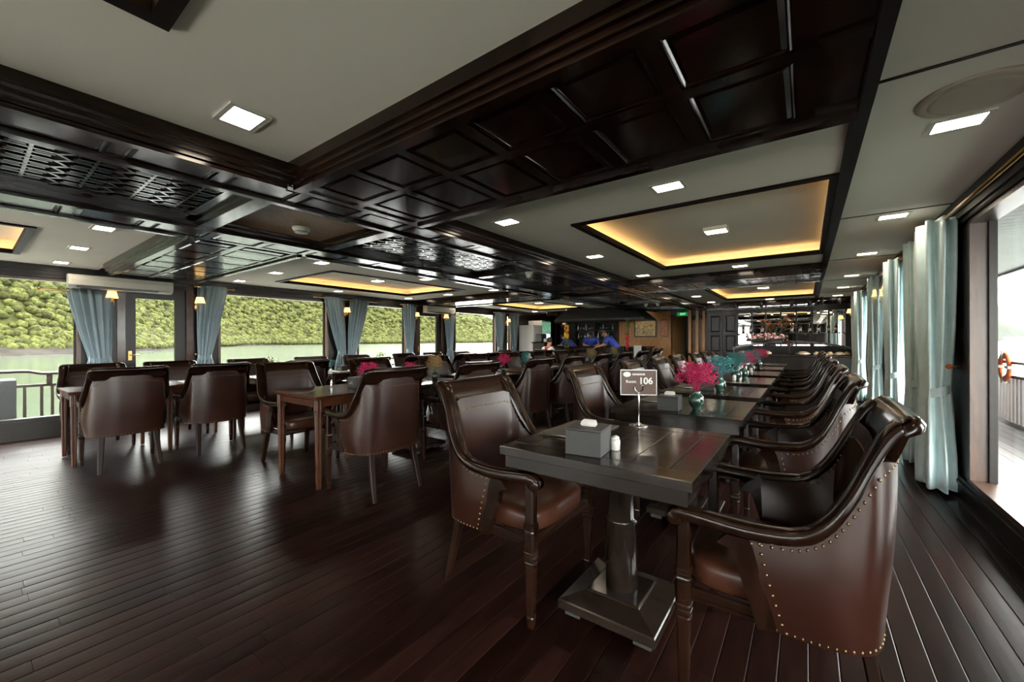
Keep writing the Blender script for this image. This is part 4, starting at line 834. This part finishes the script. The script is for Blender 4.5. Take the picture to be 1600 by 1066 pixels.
# bar
bc = thing('bar_counter', 'dark bar counter under the hanging hood', 'counter', (-5.6, 12.3, zf(-5.6)))
MB().bbox(-1.75, 1.75, -.3, .3, .0, 1.0, .01).build('body', 'wall_wood', bc); MB().bbox(-1.8, 1.8, -.36, .34, 1.0, 1.045, .008).build('worktop', 'ceiling_wood', bc)
for i in range(7): MB().bbox(-1.68 + i * .49, -1.26 + i * .49, -.312, -.30, .12, .9, .006).build('front_panel', 'wall_wood', bc)
hd = thing('bar_hood', 'dark tapered canopy hanging over the bar', 'canopy', (-5.35, 12.35, 1.83)); q = lambda a, b, z: [(-a, -b, z), (a, -b, z), (a, b, z), (-a, b, z)]
MB().loft([q(1.5, .55, 0), q(1.5, .55, .05), q(1.1, .4, .40)]).build('canopy', 'grey_board', hd); MB().bbox(-1.52, 1.52, -.57, .57, -.03, .02, .005).build('rim', 'wall_wood', hd)
bs = thing('bar_shelves', 'dark bar back shelves with glasses and bottles', 'shelf', (-6.75, YE - .2, zf(-6.75)))
MB().box(-1.3, 1.18, .14, .18, 0, 2.15).build('back', 'grey_board', bs)
for z in (.95, 1.3, 1.62, 1.9): MB().bbox(-1.3, 1.18, -.16, .14, z, z + .025, .003).build('shelf', 'wall_wood', bs)
for x in (-1.3, -.45, .38, 1.18): MB().box(x - .02, x + .02, -.17, .14, 0, 2.15).build('upright', 'wall_wood', bs)
for r_i, (z, n_) in enumerate(((1.325, 11), (1.645, 13))):
    for i in range(n_): bottle(-6.75 - .38 + i * (1.5 / n_) + random.uniform(-.01, .01), YE - .22 + random.uniform(-.03, .03), z + zf(-6.75), 'bottle standing on the %s bar shelf, %s from the left' % (['lower', 'upper'][r_i], ORDL[i]), 'bottles on the bar shelves', s=.75, lab=i % 2 == 0, mt='bottle_dark' if i % 3 else 'porcelain')
for i in range(12):
    t = thing('mug', 'white cup in the %s row left on the bar shelves, %s from the left' % (['bottom', 'top'][i // 6], ORDL[i % 6]), 'cup', (-7.85 + (i % 6) * .1, YE - .25, .976 + zf(-7) + (i // 6) * .085), 0, 'white cups on the bar shelf'); MB().lathe([(.03, 0), (.04, .01), (.042, .08), (.038, .08), (.03, .012)], n=12).build('cup', 'porcelain', t)
MB()
t = thing('back_counter', 'dark counter with white crockery left of the bar', 'counter', (-7.75, 13.41, zf(-7.75))); MB().bbox(-.4, .35, -.44, .44, 0, .92, .01).build('body', 'wall_wood', t); MB().bbox(-.43, .38, -.46, .46, .92, .96, .006).build('worktop', 'grey_board', t)
for i in range(9):
    t = thing('plate_stack', 'stack of white plates on the dark counter left of the bar, %s from the camera' % ORD[i], 'plates', (-7.75 + (i % 2) * .2, 13.05 + i * .088, .96 + zf(-7.75)), 0, 'plate stacks by the bar'); MB().lathe([(.04, 0), (.07, .01), (.07, .06), (.05, .06), (.0, .05)], n=14).build('plates', 'porcelain', t)
# white fridge, tall cabinet, drinks screen
fx = XL + .36; fz = zf(fx)
t = thing('white_cabinet', 'tall white cabinet after the last far curtain', 'cabinet', (fx - .02, 11.98, fz)); MB().bbox(-.3, .3, -.28, .28, 0, 1.82, .008).build('body', 'white_paint', t); MB().bbox(.3, .315, -.26, .26, .05, 1.78, .004).build('door', 'white_paint', t); MB().tube([(.325, .2, .8), (.335, .2, .95), (.325, .2, 1.1)], .01).build('handle', 'dark_plastic', t)
t = thing('drinks_fridge', 'glass-door drinks fridge with a lit picture header', 'fridge', (fx, 12.58, fz)); 
MB().bbox(-.3, .28, -.3, .3, 0, 2.0, .008).build('body', 'white_paint', t); MB().box(.28, .295, -.26, .26, .18, 1.52).build('lit_interior', 'fridge_lit', t); MB().box(.28, .30, -.28, .28, 1.56, 1.95).build('picture_header', 'picture_screen', t); MB().box(.30, .312, -.27, -.235, .2, 1.5).build('handle', 'steel', t)
for k in range(4): MB().box(.295, .305, -.26, .26, .18 + k * .33, .20 + k * .33).build('shelf_edge', 'steel', t)
t = thing('coffee_station', 'dark tall kiosk with a coffee machine before the fridge', 'kiosk', (-6.95, 11.2, zf(-6.95))); MB().bbox(-.22, .22, -.25, .25, 0, 1.18, .008).build('cabinet', 'wall_wood', t); MB().bbox(-.25, .25, -.28, .28, 1.18, 1.215, .006).build('top', 'ceiling_wood', t); MB().bbox(-.18, .05, -.15, .15, 1.215, 1.48, .02).build('machine', 'dark_plastic', t); MB().bbox(.1, .2, -.1, .1, 1.215, 1.32, .01).build('canister', 'porcelain', t)
t = thing('white_notice', 'small white notice leaning on the bar front', 'notice', (-4.0, 11.7, .55 + zf(-4))); MB().bbox(-.11, .11, -.006, .006, 0, .5, .002).build('board', 'paper', t); MB().box(-.11, .11, -.006, .2, -.55, -.0).build('stand', 'dark_plastic', t)
def garland(x, y, z0, z1, mts, label):
    t = thing('hanging_garland', label, 'garland', (x, y, z0)); MB().tube([(0, 0, 0), (0, 0, z1 - z0)], .006, 5).build('cord', 'stem', t); r = random.Random(int(abs(x) * 100))
    for mt2, f0, f1, nn, rr in mts:
        m = MB()
        for i in range(nn): m.ball((r.uniform(-.05, .05), r.uniform(-.05, .05), (z1 - z0) * r.uniform(f0, f1)), (rr * r.uniform(.7, 1.2), rr * r.uniform(.7, 1.2), rr * 1.7), 6, 4)
        o = m.build('fruits', mt2, t); o['kind'] = 'stuff'
garland(-6.42, 11.85, .95, 1.86, (('leaf_lime', 0, .35, 40, .03), ('fruit_yellow', .35, .8, 40, .032), ('fruit_red', .5, .85, 14, .03)), 'hanging garland of green leaves and yellow fruit at the bar')
garland(-4.35, 11.85, .9, 1.86, (('fruit_red', 0, .6, 60, .022), ('leaf_green', .5, 1, 30, .025)), 'dark red chilli string hanging at the right of the bar')

# ---------------------------------------------------------------- people at the bar
def person(loc, rz, joints, label, shirt, skin_r=1.0, scarf=None):
    t = thing('person', label, 'person', loc, rz)
    def skin_obj(name, pts, edges, radii, mt, parent, root=0, sub=1):
        me = bpy.data.meshes.new(name); me.from_pydata(pts, edges, []); me.update(); o = obj(name, me, mt, parent); md = o.modifiers.new('Skin', 'SKIN'); md.use_smooth_shade = True
        for i, rr in enumerate(radii): me.skin_vertices[0].data[i].radius = (rr, rr) if not hasattr(rr, '__len__') else rr
        me.skin_vertices[0].data[root].use_root = True; sd = o.modifiers.new('Sub', 'SUBSURF'); sd.levels = sub; sd.render_levels = sub; return o
    J = joints
    names = ['pelvis', 'waist', 'chest', 'neck', 'chin', 'crown', 'shl', 'ell', 'wrl', 'hal', 'shr', 'elr', 'wrr', 'har', 'hil', 'knl', 'anl', 'tol', 'hir', 'knr', 'anr', 'tor']
    ed = [(0, 1), (1, 2), (2, 3), (3, 4), (4, 5), (2, 6), (6, 7), (7, 8), (8, 9), (2, 10), (10, 11), (11, 12), (12, 13), (0, 14), (14, 15), (15, 16), (16, 17), (0, 18), (18, 19), (19, 20), (20, 21)]
    rad = [.09, .075, .062, .046, .075, .082, .046, .040, .030, .028, .046, .040, .030, .028, .085, .058, .042, .035, .085, .058, .042, .035]
    skin_obj('body', [J[n_] for n_ in names], ed, rad, 'skin', t)
    k = ['pelvis', 'waist', 'chest', 'shl', 'ell', 'shr', 'elr']; pts = [J[n_] for n_ in k]; pts[4] = tuple(Vector(J['shl']).lerp(Vector(J['ell']), .85)); pts[6] = tuple(Vector(J['shr']).lerp(Vector(J['elr']), .85))
    skin_obj('shirt', pts, [(0, 1), (1, 2), (2, 3), (3, 4), (2, 5), (5, 6)], [(.15, .12), (.15, .125), (.17, .15), .084, .062, .084, .062], shirt, t)
    skin_obj('trousers', [J[n_] for n_ in ('pelvis', 'hil', 'knl', 'anl', 'hir', 'knr', 'anr')], [(0, 1), (1, 2), (2, 3), (0, 4), (4, 5), (5, 6)], [.125, .098, .07, .055, .098, .07, .055], 'trousers', t)
    c_ = Vector(J['crown']); ch = Vector(J['chin']); up = (c_ - ch).normalized(); h = MB(); cc = c_ + up * .015; h.ball(tuple(cc + Vector((0, -.018, .0))), (.088, .098, .085), 14, 8); h.build('hair', 'hair', t)
    f = Vector((0, 1, 0)); mid = ch.lerp(c_, .5); side = Vector((1, 0, 0)); fn = (f - up * f.dot(up)).normalized()
    fc = MB(); fc.ball(tuple(mid + fn * .068 - up * .005), (.011, .016, .018), 6, 4)
    for s in (-1, 1): fc.ball(tuple(mid + side * s * .083), (.012, .02, .03), 6, 4)
    fc.build('nose_and_ears', 'skin', t); ey = MB()
    for s in (-1, 1): ey.ball(tuple(mid + fn * .070 + side * s * .03 + up * .018), .0085, 6, 4)
    ey.build('eyes', 'hair', t); mo = MB(); mo.ball(tuple(mid + fn * .064 - up * .040), (.02, .006, .005), 6, 4); mo.build('mouth', 'scarf_red', t)
    for nm, a, b in (('hal', 'wrl', 1), ('har', 'wrr', -1)):
        hp = Vector(J[nm]); d = (hp - Vector(J[a])).normalized(); sd = d.cross(Vector((0, 0, 1))).normalized(); fg = MB()
        for q, (o_, l_) in enumerate(((-.024, .058), (-.008, .068), (.008, .064), (.022, .05))): b0 = hp + sd * o_; fg.tube([tuple(b0), tuple(b0 + d * l_ * .55 - Vector((0, 0, .008))), tuple(b0 + d * l_ - Vector((0, 0, .03)))], [.0085, .008, .006], 6)
        b0 = hp - d * .03 + sd * .028 * b; fg.tube([tuple(b0), tuple(b0 + d * .03 + sd * .022 * b), tuple(b0 + d * .055 + sd * .02 * b - Vector((0, 0, .015)))], [.01, .009, .007], 6); fg.build('fingers', 'skin', t)
    if scarf: MB().tube([tuple(Vector(J['neck']) + Vector((.09 * math.cos(a), .10 * math.sin(a), -.03 + .02 * math.sin(a)))) for a in [2 * math.pi * i / 12 for i in range(13)]] + [tuple(Vector(J['chest']) + Vector((.06, .16, -.1)))], .028, 8).build('scarf', scarf, t)
    return t
def stand(lean=0., reach=.3, hy=.0, twist=0):   # facing +y, leaning forward by lean (m at the chest)
    L = lean
    return dict(pelvis=(0, -.04, .93), waist=(0, L * .35, 1.07), chest=(0, L * .85, 1.30 - L * .25), neck=(0, L * 1.12, 1.46 - L * .40), chin=(0, L * 1.25 + .03, 1.53 - L * .48), crown=(0, L * 1.42 + .03, 1.64 - L * .58),
        shl=(-.19, L * .95, 1.39 - L * .33), ell=(-.25, L * .95 + .10, 1.14 - L * .2), wrl=(-.15, L * .95 + reach, 1.10 - L * .1 + hy), hal=(-.12, L * .95 + reach + .07, 1.09 - L * .1 + hy), shr=(.19, L * .95, 1.39 - L * .33), elr=(.25, L * .95 + .10, 1.14 - L * .2), wrr=(.14, L * .95 + reach, 1.10 - L * .1 + hy), har=(.11, L * .95 + reach + .07, 1.09 - L * .1 + hy),
        hil=(-.095, -.03, .90), knl=(-.11, .03, .49), anl=(-.11, -.03, .08), tol=(-.12, .12, .04), hir=(.095, -.03, .90), knr=(.11, .03, .49), anr=(.11, -.03, .08), tor=(.12, .12, .04))
def seated():
    return dict(pelvis=(0, -.08, .56), waist=(0, -.07, .70), chest=(0, -.04, .92), neck=(0, .0, 1.07), chin=(0, .05, 1.14), crown=(0, .07, 1.25), shl=(-.18, -.02, 1.0), ell=(-.24, .1, .78), wrl=(-.14, .30, .80), hal=(-.11, .36, .80), shr=(.18, -.02, 1.0), elr=(.24, .1, .78), wrr=(.14, .30, .80), har=(.11, .36, .80),
        hil=(-.1, -.02, .54), knl=(-.13, .38, .52), anl=(-.13, .36, .08), tol=(-.13, .5, .04), hir=(.1, -.02, .54), knr=(.13, .38, .52), anr=(.13, .36, .08), tor=(.13, .5, .04))
person((-6.1, 12.98, zf(-6.1)), math.pi + .5, stand(.28, .28), 'person in a blue polo shirt leaning forward behind the bar, facing the room', 'shirt_blue')
person((-4.55, 11.60, zf(-4.6)), math.pi / 2 + .2, stand(.30, .30, -.05), 'person in a blue shirt bending to the left in front of the bar', 'shirt_blue')
person((-6.35, 10.55, zf(-6.35)), -.3, seated(), 'seated person in a white top with a red scarf near the bar', 'shirt_white', scarf='scarf_red')
person((-6.85, 13.35, zf(-6.85)), math.pi / 2, stand(.38, .28), 'person in dark blue bending over the crockery counter', 'shirt_blue')
chair(-6.35, 10.5, -.3, 'brown leather armchair of the seated guest near the bar', 'brown leather armchairs')
for i, (x, y, rz) in enumerate(((-5.3, 9.6, FMX), (-6.75, 9.2, FPX), (-5.55, 8.75, FMX), (-4.3, 10.3, FPX), (-3.2, 10.2, FMX))): chair(x, y, rz, 'brown leather armchair %s' % ['by the bar table, seen from behind', 'by the bar table, with its back to the far windows', 'last in the far window row, seen from behind', 'facing right, left of the farthest middle table', 'right of the farthest middle table'][i], 'brown leather armchairs')
table(PT0, -6.0, 9.4, 'dark pedestal table nearest the coffee kiosk', 'bar side tables'); table(PT0, -3.75, 10.3, 'dark pedestal table farthest along the middle row', 'bar side tables')

# ---------------------------------------------------------------- decks, railings, planters
def deck(x0, x1, y0, y1, z, name, label, mt='deck_board'):
    b = MB(); b.box(x0, x1, y0, y1, z - .2, z - .012); d = struct(b.build(name, 'floor_gap')); d['label'] = label; m = MB(); w = .11; x = x0
    while x < x1 - .02:
        y = y0 - random.random()
        while y < y1:
            l = random.uniform(1.4, 2.2); m.box(x + .002, min(x + w, x1) - .002, max(y, y0) + .001, min(y + l, y1) - .001, z - .012, z); y += l
        x += w
    tag(m.build('deck_boards', mt, d), kind='stuff')
deck(XR + .13, 2.45, -4.4, 24, -.01, 'floor_2', 'grey-brown boarded side deck outside the right-hand windows'); deck(-9.75, XL - .12, -4.4, 24, -.12, 'floor_3', 'boarded side deck outside the far windows', 'side_deck'); deck(-9.75, 2.45, -13, YBACK - .12, -.1, 'floor_4', 'pale unseen deck added behind the camera to bounce daylight', 'bounce_deck')  # last deck is added out of view to reflect daylight indoors
m = MB(); m.box(XR + .13, 2.5, -5, 26, 2.24, 2.30); sf = struct(m.build('ceiling_2', 'soffit')); sf['label'] = 'white boarded awning over the right-hand deck'
x = XR + .14
yy = -5.0
while yy < 25.9: MB().box(XR + .13, 2.48, yy + .004, min(yy + .15, 25.9) - .004, 2.226, 2.24).build('soffit_board', 'soffit', sf); yy += .15
MB().box(2.48, 2.53, -5, 26, 2.19, 2.32).build('edge_board', 'rail_wood', sf)
def railing(x, y0, y1, z, label, sgn, step_at=None):
    t = thing('railing', label, 'railing', (x, y0, z)); L = y1 - y0
    pts = [(0, 0, .88), (0, L, .88)] if step_at is None else [(0, 0, .905), (0, step_at - .12, .905), (0, step_at - .02, .90), (0, step_at + .10, .865), (0, step_at + .2, .86), (0, L, .86)]
    MB().loft([[(a, p[1], p[2] + b) for a, b in ((-.04, -.022), (.04, -.022), (.045, .012), (.025, .026), (-.025, .026), (-.045, .012))] for p in pts]).build('handrail', 'rail_wood', t); MB().box(-.02, .02, 0, L, .66, .70).build('lower_rail', 'rail_wood', t); MB().box(-.025, .025, 0, L, .0, .05).build('bottom_rail', 'rail_wood', t)
    bm_ = MB().box(-.014, .014, -.017, .017, .05, .66).mesh('baluster'); bm_.materials.append(MATS['rail_wood']); y = .1; k = 0
    while y < L:
        obj('baluster', bm_, None, t, (0, y, 0)); y += (.11 if k % 2 == 0 else .17) if sgn < 0 else .125; k += 1
    for y in np.arange(0.02, L, 1.9): MB().box(-.03, .03, y - .03, y + .03, .70, .86).build('post', 'rail_wood', t)
railing(2.32, 3.5, 20, -.01, 'dark wooden balustrade of the right-hand deck', 1); railing(-9.62, -3, 17, -.16, 'dark wooden balustrade of the far-side deck', -1, step_at=3.63)
t = thing('deck_cabinet', 'dark cabinet with a label on the far-side deck', 'cabinet', (-9.2, .30, -.12)); MB().bbox(-.2, .2, -.55, .16, 0, .78, .01).build('body', 'dark_plastic', t); MB().box(.2, .203, -.16, .03, .50, .62).build('label_plate', 'grey_board', t)
for i in range(4): MB().box(.203, .204, -.13 + i * .035, -.118 + i * .035, .52, .60).build('print', 'paper', t)
def plant(x, y, z, label, R=.22, H=.45, mt='leaf_lime', n=420, pot=True):
    t = thing('potted_plant', label, 'plant', (x, y, z)); r = random.Random(int(abs(y) * 31)); m = MB(); ph = .5 if pot else .0
    for i in range(n):
        a = r.uniform(0, 6.28); u = r.random() ** .5; el = r.uniform(-.3, 1.57); c = Vector((R * u * math.cos(a) * math.cos(el), R * u * math.sin(a) * math.cos(el), ph + H * .45 + H * .5 * u * math.sin(el))); d = Vector((r.gauss(0, 1), r.gauss(0, 1), r.gauss(.2, .6))).normalized(); s = d.orthogonal().normalized(); L = r.uniform(.035, .06)
        m.add([c, c + d * L * .5 + s * L * .25, c + d * L, c + d * L * .5 - s * L * .25], [(0, 1, 2, 3)])
    o = m.build('foliage', mt, t); o['kind'] = 'stuff'; MB().tube([(0, 0, ph - .05), (.01, 0, ph + H * .5)], .012, 6).build('stem', 'stem', t)
    if pot: MB().lathe([(.11, 0), (.12, .02), (.15, .46), (.165, .47), (.165, .51), (.14, .51), (.13, .46), (.0, .45)], n=20).build('pot', 'terracotta', t)
plant(-8.95, 3.75, -.12, 'lime green potted plant outside the far window, nearer one', H=.52, R=.27); plant(-8.95, 6.45, -.12, 'lime green potted plant outside the far window, farther one', H=.52, R=.27)
t = thing('planter_post', 'dark planter post with green leaves at the end of the deck railing', 'planter', (2.10, 9.25, -.01)); MB().bbox(-.10, .10, -.10, .10, 0, .82, .01).build('box', 'rail_wood', t); m = MB(); r = random.Random(2)
for i in range(120): c = Vector((r.uniform(-.12, .12), r.uniform(-.12, .12), .82 + r.uniform(0, .32) * r.random())); d = Vector((r.gauss(0, 1), r.gauss(0, 1), r.gauss(.3, .5))).normalized(); s = d.orthogonal().normalized(); m.add([c, c + d * .03 + s * .015, c + d * .06, c + d * .03 - s * .015], [(0, 1, 2, 3)])
tag(m.build('foliage', 'leaf_green', t), kind='stuff')
t = thing('lifebuoy', 'orange lifebuoy hung on the right-hand deck rail', 'lifebuoy', (2.27, 8.75, .80)); N = 20
rg = [[(.045 * math.cos(2 * math.pi * k / 8) * .6, (.17 + .045 * math.sin(2 * math.pi * k / 8)) * math.cos(2 * math.pi * i / N), (.17 + .045 * math.sin(2 * math.pi * k / 8)) * math.sin(2 * math.pi * i / N)) for k in range(8)] for i in range(N + 1)]
MB().loft(rg, caps=False, smooth=True).build('ring', 'lifebuoy_orange', t)
for k in range(4): MB().box(-.034, .034, .11, .23, -.02, .02).build('band', 'paper', t).rotation_euler.x = k * math.pi / 2

# ---------------------------------------------------------------- water, wooded shore, far island, boat
WZ = -2.9
m = MB(); m.add([(-5000, -5000, WZ), (5000, -5000, WZ), (5000, 5000, WZ), (-5000, 5000, WZ)], [(0, 1, 2, 3)]); wt = struct(m.build('water', 'water')); wt['label'] = 'calm grey-green bay water'
SH = np.array([(-120, -420), (-165, -150), (-195, 12), (-310, 85), (-455, 185), (-520, 340), (-545, 520), (-560, 720), (-575, 980)], float)
HT = np.array([110, 130, 135, 140, 150, 165, 150, 90, 36], float)
S = cat_rom(np.c_[SH, HT], 100); Tn = np.gradient(S[:, :2], axis=0); Nn = np.c_[-Tn[:, 1], Tn[:, 0]]; Nn /= np.linalg.norm(Nn, axis=1)[:, None]
depth = np.array([-14, 0, 2, 8, 20, 45, 80, 125, 180, 240]); hf = np.array([-.06, 0, .012, .05, .17, .40, .64, .84, .97, 1.0])
rngh = np.random.default_rng(3); nz = rngh.normal(0, 1, (len(S), len(depth)))
for _ in range(3): nz = (nz + np.roll(nz, 1, 0) + np.roll(nz, -1, 0)) / 3
G = np.zeros((len(S), len(depth), 3))
for j, (d, h) in enumerate(zip(depth, hf)): G[:, j, :2] = S[:, :2] + Nn * (d + nz[:, j:j + 1] * 3); G[:, j, 2] = WZ + S[:, 2] * h * (1 + nz[:, j] * .22)
hill = MB(); hill.grid(G); hl = struct(hill.build('hillside', 'hill_soil')); hl['label'] = 'steep wooded island shore across the water'; fix_normals(hl.data)
rk = MB(); rk.grid(np.stack([G[:, 0], G[:, 1], G[:, 2] + [0, 0, .9], G[:, 2] + Nn @ np.zeros((2, 3)) + [0, 0, 1.0]], axis=1) if False else np.stack([G[:, 0] + [0, 0, .2], G[:, 1] + [0, 0, .35], G[:, 2] + [0, 0, 1.3]], axis=1)); o = rk.build('rocky_shore', 'rock', hl); fix_normals(o.data)
bm = bmesh.new(); bmesh.ops.create_icosphere(bm, subdivisions=1, radius=1); bv = np.array([v.co[:] for v in bm.verts]); bfc = np.array([[v.index for v in f.verts] for f in bm.faces]); bm.free()
protos = []
for k in range(6):
    r_ = np.random.default_rng(k); d = np.ones(len(bv))
    for _ in range(9): q = r_.normal(0, 1, 3); q /= np.linalg.norm(q); d += .16 * np.maximum(0, bv @ q - .55) * r_.uniform(.6, 2.4)
    protos.append(bv * d[:, None] * [1, 1, .85])
VV, FF, off = [], [], 0
NT = 20000
for i in range(NT):
    u = rngh.uniform(.16 * len(S), len(S) - 1.001); w = rngh.uniform(1.9, 8.2) if i % 3 else rngh.uniform(1.8, 4.5); a, fa = int(u), u % 1; b, fb = int(w), w % 1
    p = (G[a, b] * (1 - fa) * (1 - fb) + G[a + 1, b] * fa * (1 - fb) + G[a, b + 1] * (1 - fa) * fb + G[a + 1, b + 1] * fa * fb)
    sz = rngh.uniform(.9, 2.1) * (.42 + .0024 * np.hypot(p[0], p[1])); V = protos[i % 6]; an = rngh.uniform(0, 6.28); c_, s_ = math.cos(an), math.sin(an)
    V = np.c_[V[:, 0] * c_ - V[:, 1] * s_, V[:, 0] * s_ + V[:, 1] * c_, V[:, 2]] * sz + p + [0, 0, sz * .35]; VV.append(V); FF.append(bfc + off); off += len(V)
VV = np.vstack(VV); FF = np.vstack(FF); me = bpy.data.meshes.new('tree_canopy'); me.vertices.add(len(VV)); me.vertices.foreach_set('co', VV.ravel()); me.loops.add(FF.size); me.loops.foreach_set('vertex_index', FF.ravel().astype(np.int32)); me.polygons.add(len(FF)); me.polygons.foreach_set('loop_start', np.arange(0, FF.size, 3, dtype=np.int32)); me.update(calc_edges=True); me.validate()
tag(obj('tree_canopy', me, 'forest', hl), kind='stuff')
# far limestone island, haze painted in, through the right-hand window, with a white boat
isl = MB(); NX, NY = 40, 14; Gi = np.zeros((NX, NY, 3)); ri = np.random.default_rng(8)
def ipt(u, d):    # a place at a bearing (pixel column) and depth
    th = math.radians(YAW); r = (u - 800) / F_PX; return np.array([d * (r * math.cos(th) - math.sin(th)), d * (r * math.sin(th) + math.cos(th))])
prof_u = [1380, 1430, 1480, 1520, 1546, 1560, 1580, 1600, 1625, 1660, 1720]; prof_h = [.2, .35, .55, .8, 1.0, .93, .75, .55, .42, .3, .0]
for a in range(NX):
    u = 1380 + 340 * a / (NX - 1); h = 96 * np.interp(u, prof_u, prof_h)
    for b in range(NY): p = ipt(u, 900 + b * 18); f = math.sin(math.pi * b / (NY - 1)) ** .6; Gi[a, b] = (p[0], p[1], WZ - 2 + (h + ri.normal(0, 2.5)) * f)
isl.grid(Gi); il = struct(isl.build('far_island', 'hazy_hill')); il['label'] = 'distant limestone island coloured pale for haze'; fix_normals(il.data)
p = ipt(1592, 560); t = thing('tour_boat', 'small white tour boat on the water by the far island', 'boat', (p[0], p[1], WZ), math.radians(-20))
MB().loft([[(-14, -2.2, .0), (13, -2.2, 0), (17, 0, 0), (13, 2.2, 0), (-14, 2.2, 0)], [(-15, -2.8, 2.2), (14, -2.8, 2.2), (20, 0, 2.8), (14, 2.8, 2.2), (-15, 2.8, 2.2)]]).build('hull', 'boat_white', t); MB().box(-13, 10, -2.3, 2.3, 2.2, 4.6).build('cabin', 'boat_white', t); MB().box(-12.5, 9.5, -2.35, 2.35, 3.0, 4.0).build('window_band', 'dark_plastic', t); MB().box(-12, 7, -2, 2, 4.6, 6.8).build('upper_cabin', 'boat_white', t); MB().box(-11.5, 6.5, -2.05, 2.05, 5.2, 6.2).build('window_band', 'dark_plastic', t); MB().box(-14, 9, -2.6, 2.6, 6.8, 7.1).build('roof', 'boat_white', t)
